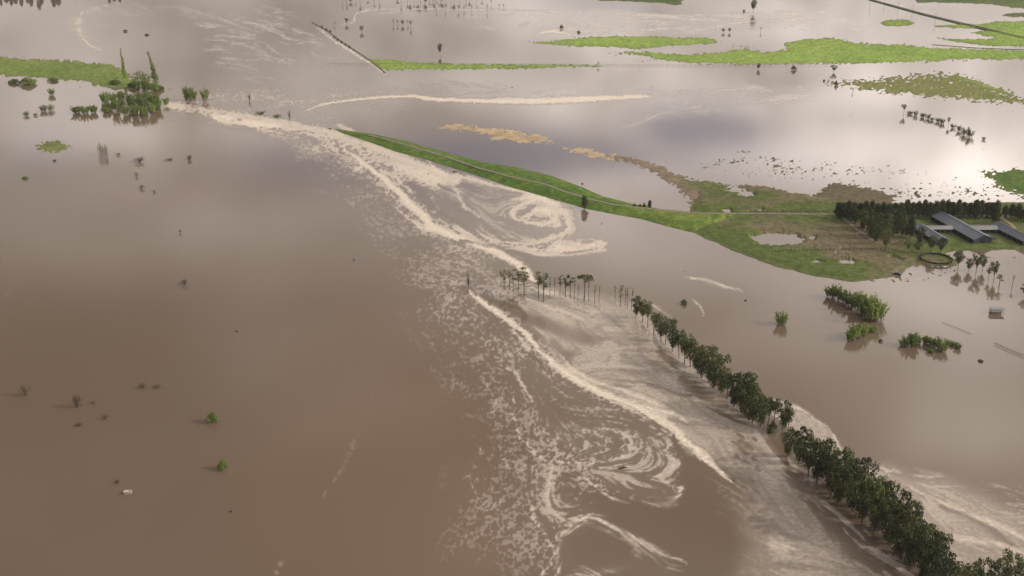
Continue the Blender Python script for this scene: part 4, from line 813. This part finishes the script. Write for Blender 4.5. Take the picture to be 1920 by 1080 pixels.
for x, yb, yt, w_, k, ds in [(144,212,197,22,'cane','left half of the low green shrub pair left of the dense thicket'),(160,213,197,22,'cane','middle of the low green shrubs left of the dense thicket'),(176,211,196,16,'cane','right shrub of the low green ones left of the dense thicket'),
  (82,208,196,16,'scrub','small green shrub in water, left of a pair near the left edge'),(96,207,195,14,'scrub','small green shrub in water, right of a pair near the left edge'),(49,217,208,12,'scrub','tiny green bush left of the small pair near the left edge'),(67,217,212,9,'scrub','tiny drowned tuft between two small bushes near the left edge'),
  (97,178,164,13,'cane','thin green shrub in water below the left pasture'),(52,158,142,36,'bush','dark green broad bush on the lower edge of the left pasture'),(26,156,146,24,'bush','low dark bush at the left end of the pasture edge'),(100,152,144,24,'bush','low dark bush on the pasture edge right of the broad one'),
  (352,188,160,16,'cane','left bushy tree of the pair above the rapids'),(362,189,162,16,'cane','second bushy tree of the group above the rapids'),(385,188,163,15,'cane','paler bushy tree right of the pair above the rapids'),(312,196,181,13,'cane','small green bush between the thicket and the rapids'),
  (190,290,262,12,'reed','tall thin reeds standing mirrored in still brown water, left tuft'),(199,292,266,12,'reed','tall thin reeds standing mirrored in still brown water, right tuft'),(355,300,290,9,'scrub','tiny green bush in open water under the rapids'),(47,335,329,13,'bush','tiny dark green tuft near the left edge under the grassy islet'),(102,302,299,8,'scrub','tiny yellow tuft under the grassy islet'),
  (235,59,54,10,'bush','left one of two tiny dark bushes in the far left water'),(275,66,62,9,'bush','right one of two tiny dark bushes in the far left water'),(543,222,203,10,'bare','bare twiggy shrub at the start of the levee'),(468,188,172,12,'bare','bare shrub in the churned water above the rapids'),
  (487,215,208,18,'scrub','low brown bush on the upper edge of the rapids'),(520,220,214,16,'scrub','low brown bush left of the levee end')]:
    plant(k, x, yb, yt, w_, ds, 'bush' if k != 'reed' else 'reeds')
plant('bush', 398, 792, 767, 25, 'round bright green bush standing in open brown water, the upper one of two', 'bush')
plant('bush', 418, 880, 856, 21, 'small round bright green tree in open brown water, the lower one of two', 'bush')
for x, yb, yt, w_, ds in [(222,291,285,12,'right of the tall reeds'),(262,304,291,26,'spread wide below the reeds'),(318,300,296,20,'low and flat left of a tiny green bush'),(256,331,320,12,'under the wide one'),(266,354,344,14,'small, left of the smallest'),(289,361,355,8,'smallest of the upper left ones'),(338,437,427,6,'alone in the middle left water'),
  (346,534,520,18,'faint and round in the middle left water'),(48,742,713,22,'upright like a cross near the left edge'),(145,764,731,22,'dome shaped with a shadow to its left'),(174,757,751,14,'beside the dome shaped one'),(197,785,774,18,'flat, below the dome shaped one'),(149,799,790,16,'faint, lowest of the lower left group'),
  (267,728,716,20,'left of a drowned pair in the lower left'),(295,728,718,20,'right of a drowned pair in the lower left'),(220,906,898,14,'just above the white tank'),(664,488,483,6,'tiny, in the middle of the open water')]:
    plant('drowned', x, yb, yt, w_*1.1, 'drowned brown mud coated shrub, '+ds, 'shrub', 'drowned brown shrubs on the left')

# ---------------------------------------------------------------- far plants
for x, yb, yt, w_, k, ds in [(825,104,80,11,'gum','lone dark round tree mirrored in far water above the thin green strip'),(650,45,33,9,'gum','small green tree by the bend of the far foam line'),(678,60,48,9,'gum','small dark tree right below the bend of the far foam line'),(627,48,40,5,'slim','thin small tree on the far bank line'),
  (1412,24,-2,15,'gum','tallest far tree with a clear trunk near the top edge'),(1395,22,17,6,'darkbush','small dark bush left of the tallest far tree'),(1356,61,53,8,'gum','left one of a pair of small far trees above the green strip'),(1368,61,52,8,'gum','right one of a pair of small far trees above the green strip'),(1426,60,50,6,'slim','thin far tree right of the small pair'),
  (1053,53,45,9,'darkbush','dark far bush beside the bright foam patch'),(1085,68,57,9,'gum','small far tree on the tip of the upper green strip'),(1122,125,116,8,'slim','small tree standing in the long fence line'),(1422,130,118,10,'gum','small tree under the green field edge near the fence end'),(1488,131,121,14,'dullbush','grey drowned bush below the green field'),(1563,135,121,13,'gum','dark small tree mirrored below the green field'),
  (1545,152,148,5,'darkbush','leftmost dark tuft at the start of the patchy rough'),(1553,155,148,5,'slim','thin stem left of the patchy rough'),(1568,160,150,9,'darkbush','dark bush at the left tip of the patchy rough'),(1599,173,164,6,'slim','thin stem below the left tip of the patchy rough'),(1707,148,136,7,'slim','small tree on the upper edge of the patchy rough')]:
    plant(k, x, yb, yt, w_, ds, 'tree' if k in ('gum', 'slim') else 'bush', parts=w_ > 7)
for i, (x, yb, yt, w_) in enumerate([(737,47,36,7),(745,47,37,6),(755,48,37,7),(765,47,37,6),(770,52,38,8)], 1): plant('slim' if i != 3 else 'gum', x, yb, yt, w_, 'small flooded tree in the little far cluster, %s from the left' % nth(i), 'tree', 'little cluster of far trees')
xr = [642,650,658,668,674,690,700,710,746,752]+list(range(764, 832, 5))+[836,846,852,860,874,882,895,905]
for i, x in enumerate(xr, 1): plant('slim' if i % 3 else 'gum', x+random.uniform(-2, 2), 5+random.uniform(-3.5, 1.5), -9+random.uniform(-6, 6), random.uniform(4.5, 9), 'far flooded tree in the row cut by the top edge, %s from the left' % nth(i), 'tree', 'far trees along the top edge', parts=False)
for i, (x, yb, yt) in enumerate([(835,19,6),(818,23,16),(860,20,8),(870,20,11),(884,20,9),(914,21,8),(921,9,-1),(936,13,7),(944,14,8)], 1): plant('slim', x, yb, yt, 5, 'thin far tree by the far foam line, %s from the left' % nth(i), 'tree', 'thin far trees by the foam line', parts=False)
for i, x in enumerate([2,10,20,30,41,48,58,70,78,100,108,205,215,226], 1): plant('dense', x+random.uniform(-2, 2), -4+random.uniform(-3, 2), -20+random.uniform(-5, 5), random.uniform(7, 13), 'far dark tree cut by the top left edge, %s from the left' % nth(i), 'tree', 'far trees at the top left edge', parts=False)
for i, (x, yb, yt, w_) in enumerate([(1696,214,194,13),(1707,214,206,12),(1718,217,209,13),(1728,220,211,12),(1738,223,214,13),(1748,226,217,12),(1758,229,220,13),(1768,232,223,12),(1777,236,219,12),(1788,240,232,12),(1797,246,237,12),(1805,253,237,13),(1813,256,238,13),(1821,257,240,12),(1843,262,255,8)], 1):
    plant('scrub' if i not in (1, 9) else 'sparse', x+random.uniform(-2, 2), yb, yt+random.uniform(-3, 2), w_*random.uniform(.7, 1.15), 'shrub of the hedge line in upper right water, %s from its top' % nth(i), 'shrub', 'shrubs of the hedge in the upper right water')
for i, (x, y) in enumerate([(604,50),(612,55),(619,58),(627,69),(633,74),(640,78),(648,83),(655,87),(664,94)], 1): plant('darkbush', x, y+1, y-2.5, 5, 'dark low bush on the far straight bank, %s from its upper end' % nth(i), 'bush', 'bushes on the far straight bank', parts=False)

# ---------------------------------------------------------------- banks, fences, poles
ribbon('bank', [(585,42),(610,55),(640,78),(680,104),(705,122),(722,137)], noisy('bank_earth', (.09,.085,.055), (.14,.13,.085), .3), .9, .3, zmin=.1)
ribbon('ditch_bank', [(1748,84),(1790,87),(1830,90),(1960,95)], M_VERGE, 1.7, .15, zmin=.15)
M_POST = noisy('fence_timber', (.05,.042,.034), (.10,.085,.07), 2)
def fence(pts, n, hgt, label, thick=.14, wires=(.55, .95), wr=.03):
    root = empty('fence', at(*pts[0])); seg = [math.dist(a, b) for a, b in zip(pts[:-1], pts[1:])]; tot = sum(seg); Q = []
    for i in range(n):
        s = tot*i/(n-1); k = 0
        while k < len(seg)-1 and s > seg[k]: s -= seg[k]; k += 1
        t = min(1, s/seg[k]); x = pts[k][0]+(pts[k+1][0]-pts[k][0])*t; y = pts[k][1]+(pts[k+1][1]-pts[k][1])*t; Q.append(at(x, y, max(gz(x, y), 0)))
    b = MB(); b.tube([(0, 0, -.8), (0, 0, hgt)], [thick, thick*.9], 5); me = b.mesh('post', M_POST)
    for q in Q:
        p = mobj('post', me, root); p.location = q-root.location; p.rotation_euler = (random.uniform(-.06, .06), random.uniform(-.06, .06), 0)
    for wz in wires:
        b = MB(); b.tube([tuple(q-root.location+Vector((0, 0, hgt*wz))) for q in Q], [wr]*len(Q), 3); b.build('wire', M_POST, root)
    return tag(root, label, 'fence')
fence([(615,121),(900,121.5),(1120,122.5),(1300,124),(1560,123)], 90, 1.3, 'long straight fence line crossing the far flood under the green strips', .12, (.6, .95), .05)
fence([(1440,472),(1530,470),(1620,469),(1680,469)], 34, 1.2, 'dotted farm fence across the silted paddock', .16, (.6, .95), .04)
fence([(1866,646),(1890,657),(1925,672)], 14, 1.1, 'nearly drowned fence running out of the right edge', .13, (.5, .9), .05)
fence([(1768,606),(1785,612),(1820,627)], 12, .55, 'nearly drowned fence left of the one at the right edge', .12, (.9,), .05)
fence([(1405,399),(1480,398),(1570,398)], 20, 1.3, 'roadside fence along the upper side of the levee track', .16, (.6, .95), .07)
fence([(1700,407),(1780,407),(1860,407)], 18, 1.5, 'pale rail fence between the windbreak and the sheds', .14, (.6, .95), .05)
M_POLE = noisy('pole_timber', (.10,.085,.07), (.17,.15,.12), 1)
pb = MB(); pb.tube([(0, 0, -1), (0, 0, 1)], [.16, .11], 6); pole_me = pb.mesh('pole', M_POLE); ab = MB(); ab.box((0, 0, 0), (2.4, .16, .16)); arm_me = ab.mesh('crossarm', M_POLE)
for i, (x, yb, yt) in enumerate([(1631,12,-6),(1658,8,-8),(1683,24,2),(1710,30,9),(1753,44,25)], 1):
    z = max(gz(x, yb), 0); h = top_z(x, yb, yt, z); r = empty('power_pole', at(x, yb, z)); p = mobj('pole', pole_me, r); p.scale = (1, 1, h); a = mobj('crossarm', arm_me, r); a.location = (0, 0, h*.93)
    tag(r, 'thin power pole along the far causeway, %s from the left' % nth(i), 'pole', 'power poles along the causeway')

# ---------------------------------------------------------------- farm buildings
def steel(name, c1, c2):
    m = noisy(name, c1, c2, .12, .45, spec=.4); t = m.node_tree; p = t.nodes['Principled BSDF']; p.inputs['Metallic'].default_value = .15
    wv = t.nodes.new('ShaderNodeTexWave'); wv.inputs['Scale'].default_value = 1.6; tcn = t.nodes.new('ShaderNodeTexCoord'); t.links.new(tcn.outputs['Object'], wv.inputs['Vector']); wv.bands_direction = 'Y'
    b = t.nodes.new('ShaderNodeBump'); b.inputs['Strength'].default_value = .4; b.inputs['Distance'].default_value = .05; t.links.new(wv.outputs['Fac'], b.inputs['Height']); t.links.new(b.outputs[0], p.inputs['Normal']); return m
M_ROOF = steel('grey_blue_roof', (.12,.145,.185), (.16,.185,.225)); M_ROOF2 = steel('pale_grey_roof', (.20,.215,.22), (.26,.27,.265))
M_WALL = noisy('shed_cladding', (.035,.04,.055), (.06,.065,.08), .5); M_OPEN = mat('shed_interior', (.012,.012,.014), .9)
def shed(name, a, b, half, eave, ridge, roofm, label, bays=8):
    a = Vector((*a, 0)); b = Vector((*b, 0)); d = (b-a); ln = d.length; rz = math.atan2(d.y, d.x); g0 = .75
    r = empty(name, (a.x, a.y, g0), rz); w_ = MB(); hw = half-.7; n = 4; k = ridge-(ridge-eave)*hw/half
    # walls: two long sides with gable ends
    w_.quad((.5, -hw, 0), (ln-.5, -hw, 0), (ln-.5, -hw, eave-.1), (.5, -hw, eave-.1)); w_.quad((.5, hw, 0), (.5, hw, eave-.1), (ln-.5, hw, eave-.1), (ln-.5, hw, 0))
    for x in (.5, ln-.5): w_.quad((x, -hw, 0), (x, -hw, eave-.1), (x, 0, ridge-.25), (x, hw, eave-.1), (x, hw, 0))
    w_.build('wall', M_WALL, r); rf = MB(); t = .14
    for s in (-1, 1):
        p = [(-.4, s*half, eave-.1), (ln+.4, s*half, eave-.1), (ln+.4, 0, ridge), (-.4, 0, ridge)]; q = [(x, y, z+t) for x, y, z in p]
        rf.quad(*q); rf.quad(*reversed(p)); rf.quad(p[0], p[1], q[1], q[0]); rf.quad(p[1], p[2], q[2], q[1]); rf.quad(p[3], p[0], q[0], q[3])
    ro = rf.build('roof', roofm, r); cp = MB(); cp.box((ln/2, 0, ridge+t+.06), (ln+.8, .5, .08)); cp.build('ridge_cap', roofm, ro)
    for s in (-1, 1):
        for i in range(bays):
            dr = MB(); x = 1.5+(ln-3)*(i+.5)/bays; dr.box((x, s*(hw+.03), (eave-.5)/2), ((ln-3)/bays*.72, .08, eave-.5)); dr.build('opening', M_OPEN, r)
    for i, x in enumerate((.5, ln-.5)):
        dr = MB(); dr.box((x+(-.04 if i == 0 else .04), 0, 1.4), (.08, 3.2, 2.8)); dr.build('door', M_OPEN, r)
    return tag(r, label, 'shed')
shed('farm_shed', (258.5,708.5), (269,663), 6.4, 2.9, 5.2, M_ROOF, 'longest blue grey gabled farm shed running diagonally in the middle', 9)
shed('farm_shed', (239.2,688), (245,661), 4.6, 2.7, 4.6, M_ROOF, 'short blue grey shed at the left end, partly behind trees', 5)
shed('farm_shed', (286.5,689), (294.5,660), 4.6, 2.7, 4.8, M_ROOF, 'blue grey shed at the right end cut by the picture edge', 6)
shed('link_shed', (243.5,684.5), (258,684.5), 3.4, 2.5, 3.6, M_ROOF2, 'pale grey roofed link between the left shed and the long shed', 4)
shed('link_shed', (267,684.5), (284,684.5), 4.0, 2.5, 3.7, M_ROOF2, 'pale grey roofed link between the long shed and the right shed', 5)
lean = empty('lean_to', (274.5, 665.5, .75), math.radians(-76)); b = MB(); b.quad((-3, -2.2, 2.2), (3, -2.2, 2.2), (3, 2, 2.7), (-3, 2, 2.7)); b.quad((-3, 2, 2.6), (3, 2, 2.6), (3, -2.2, 2.1), (-3, -2.2, 2.1)); b.build('roof', M_WALL, lean)
pb = MB(); pb.tube([(0, 0, 0), (0, 0, 2.3)], [.08, .08], 5); me = pb.mesh('post', M_POST)
for x in (-2.8, 2.8):
    for y in (-2, 1.8): mobj('post', me, lean).location = (x, y, 0)
tag(lean, 'small dark lean-to at the near end of the longest shed', 'lean-to')
# round pen
pc = at(1755.5, 487.5, .5); pen = empty('round_pen', (pc.x, pc.y, max(gz(1755, 487), .2))); pb = MB(); K_ = 48; R1 = 8.2
for i in range(K_):
    a0, a1 = 2*math.pi*i/K_, 2*math.pi*(i+1)/K_
    c0, s0, c1, s1 = math.cos(a0), math.sin(a0), math.cos(a1), math.sin(a1)
    for ra, rb, z0_, z1_ in ((R1, R1, .0, .85), (R1+.3, R1+.3, .0, .85)): pb.quad((ra*c0, ra*s0, z0_), (ra*c1, ra*s1, z0_), (rb*c1, rb*s1, z1_), (rb*c0, rb*s0, z1_))
    pb.quad((R1*c0, R1*s0, .85), (R1*c1, R1*s1, .85), ((R1+.3)*c1, (R1+.3)*s1, .85), ((R1+.3)*c0, (R1+.3)*s0, .85))
pb.build('panel', noisy('pen_panels', (.016,.026,.018), (.03,.045,.028), 1), pen)
pb = MB(); pb.box((0, 0, .8), (.22, .22, 1.6)); me = pb.mesh('post', M_POST)
for i in range(16):
    o = mobj('post', me, pen); o.location = ((R1+.55)*math.cos(i*math.pi/8), (R1+.55)*math.sin(i*math.pi/8), 0); o.rotation_euler = (0, 0, i*math.pi/8)
tag(pen, 'dark round horse pen at the edge of the farm flood', 'pen')
# flooded shelter
sc_ = at(1868, 587, 0); st = empty('shelter', (sc_.x, sc_.y, -.3), math.radians(-4)); b = MB(); b.box((.2, 0, 2.75), (7.2, 3.4, .16)); b.build('roof', M_ROOF2, st); b = MB(); b.box((0, 1.45, 1.5), (6.0, .12, 2.4)); b.build('back_wall', noisy('pale_sheet', (.45,.45,.46), (.6,.6,.6), 1), st)
pb = MB(); pb.tube([(0, 0, -.4), (0, 0, 2.7)], [.09, .09], 5); me = pb.mesh('post', M_POST)
for x in (-3, 3):
    for y in (-1.4, 1.3): mobj('post', me, st).location = (x, y, 0)
tag(st, 'small flat roofed shelter standing alone in the flood at the right', 'shelter')
# white tank
tk = at(240, 925, 0); t = empty('tank', (tk.x, tk.y, 0), .08); b = MB(); b.box((0, 0, .35), (2.7, 1.6, 1.1)); b.build('body', noisy('cream_paint', (.22,.18,.14), (.34,.29,.23), .8), t)
b = MB(); b.box((0, 0, .93), (2.8, 1.7, .08)); b.build('lid', noisy('white_paint', (.42,.38,.32), (.56,.51,.44), .8), t); b = MB(); b.box((.9, 0, 1.0), (.5, .9, .1)); b.build('hatch', M_POST, t); tag(t, 'small cream white tank top standing out of the brown water at the lower left', 'tank')
# drowned car
cp_ = at(1682, 515, .1); cr = empty('car', (cp_.x, cp_.y, max(gz(1682, 515), 0)-.1), math.radians(-14)); M_CAR = mat('dark_paint', (.012,.018,.024), .25, .5); M_GLASS = mat('car_glass', (.02,.025,.03), .08, .6)
b = MB(); b.box((0, 0, .62), (4.2, 1.75, .6)); o = b.build('body', M_CAR, cr); md = o.modifiers.new('bevel', 'BEVEL'); md.width = .18; md.segments = 3
b = MB(); n = len(b.v); b.v += [(-1.5,-.8,.9),(1.2,-.8,.9),(1.2,.8,.9),(-1.5,.8,.9),(-1.0,-.65,1.45),(.5,-.65,1.45),(.5,.65,1.45),(-1.0,.65,1.45)]; b.f += [(4,5,6,7),(0,1,5,4),(1,2,6,5),(2,3,7,6),(3,0,4,7)]; b.build('cabin', M_GLASS, cr)
b = MB(); b.box((-.25, 0, 1.47), (1.5, 1.25, .05)); b.build('roof', M_CAR, cr); wb = MB(); wb.tube([(0, -.12, 0), (0, .12, 0)], [.33, .33], 12); wm_ = wb.mesh('wheel', mat('tyre', (.015,.015,.015), .9))
for x in (-1.3, 1.3):
    for y in (-.85, .85): mobj('wheel', wm_, cr).location = (x, y, .33)
tag(cr, 'small dark car stranded at the water edge left of the round pen', 'car')
# white troughs under the grove and drift debris
M_WHITE = noisy('white_metal', (.6,.6,.6), (.75,.75,.74), 1)
for i, (x, y) in enumerate([(1653,437),(1661,436.5)]):
    z = max(gz(x, y), .3); t = empty('trough', at(x, y, z)); b = MB(); b.box((0, 0, .5), (1.8, 1.1, 1.0)); b.build('basin', M_WHITE, t); b = MB(); b.box((0, 0, 1.03), (1.9, 1.2, .06)); b.build('cover', M_WHITE, t)
    tag(t, 'white trough in front of the farm grove, the %s one' % ('left', 'right')[i], 'trough', 'white troughs')
def log(px, py, ln, r, rz, label):
    b = MB(); b.tube([(-ln/2, 0, .1), (0, .1, .25), (ln/2, -.1, .12)], [r, r*1.1, r*.5], 6); b.tube([(0, 0, .2), (.3*ln/2, .5, .9)], [r*.5, r*.2], 4); b.tube([(-ln*.3, 0, .2), (-ln*.35, -.6, .7)], [r*.4, r*.1], 4)
    o = b.build('driftwood', M_DARKBARK); o.location = at(px, py, max(gz(px, py), 0)); o.rotation_euler = (0, 0, rz); tag(o, label, 'driftwood')
log(1168, 878, 3.2, .35, .3, 'dark driftwood log lying on the swirled foam in the lower middle')
log(853, 323, 3.5, .5, -.5, 'dark drift pile caught at the lower foot of the levee')
log(619, 242, 2.5, .5, -.3, 'dark drift log at the upper end of the levee')
log(1092, 345, 1.4, .4, 0, 'tiny dark stump in the still water above the levee')
log(433, 960, 1.2, .2, 0, 'tiny dark stick in the open brown water at the lower left')
log(444, 622, 1.0, .3, 0, 'tiny dark snag in the open water in the middle left')

# ---------------------------------------------------------------- thin haze over the plain
hb = MB(); hb.box((0, 7300, (240-1.7)/2), (140000, 15800, 240+1.7)); hm = bpy.data.materials.new('haze'); hm.use_nodes = True; t = hm.node_tree; t.nodes.clear()
v = t.nodes.new('ShaderNodeVolumePrincipled'); v.inputs['Color'].default_value = (.93, .94, .96, 1); v.inputs['Density'].default_value = .00004; v.inputs['Anisotropy'].default_value = .2
o = t.nodes.new('ShaderNodeOutputMaterial'); t.links.new(v.outputs[0], o.inputs['Volume']); tag(hb.build('haze', hm), kind='stuff')
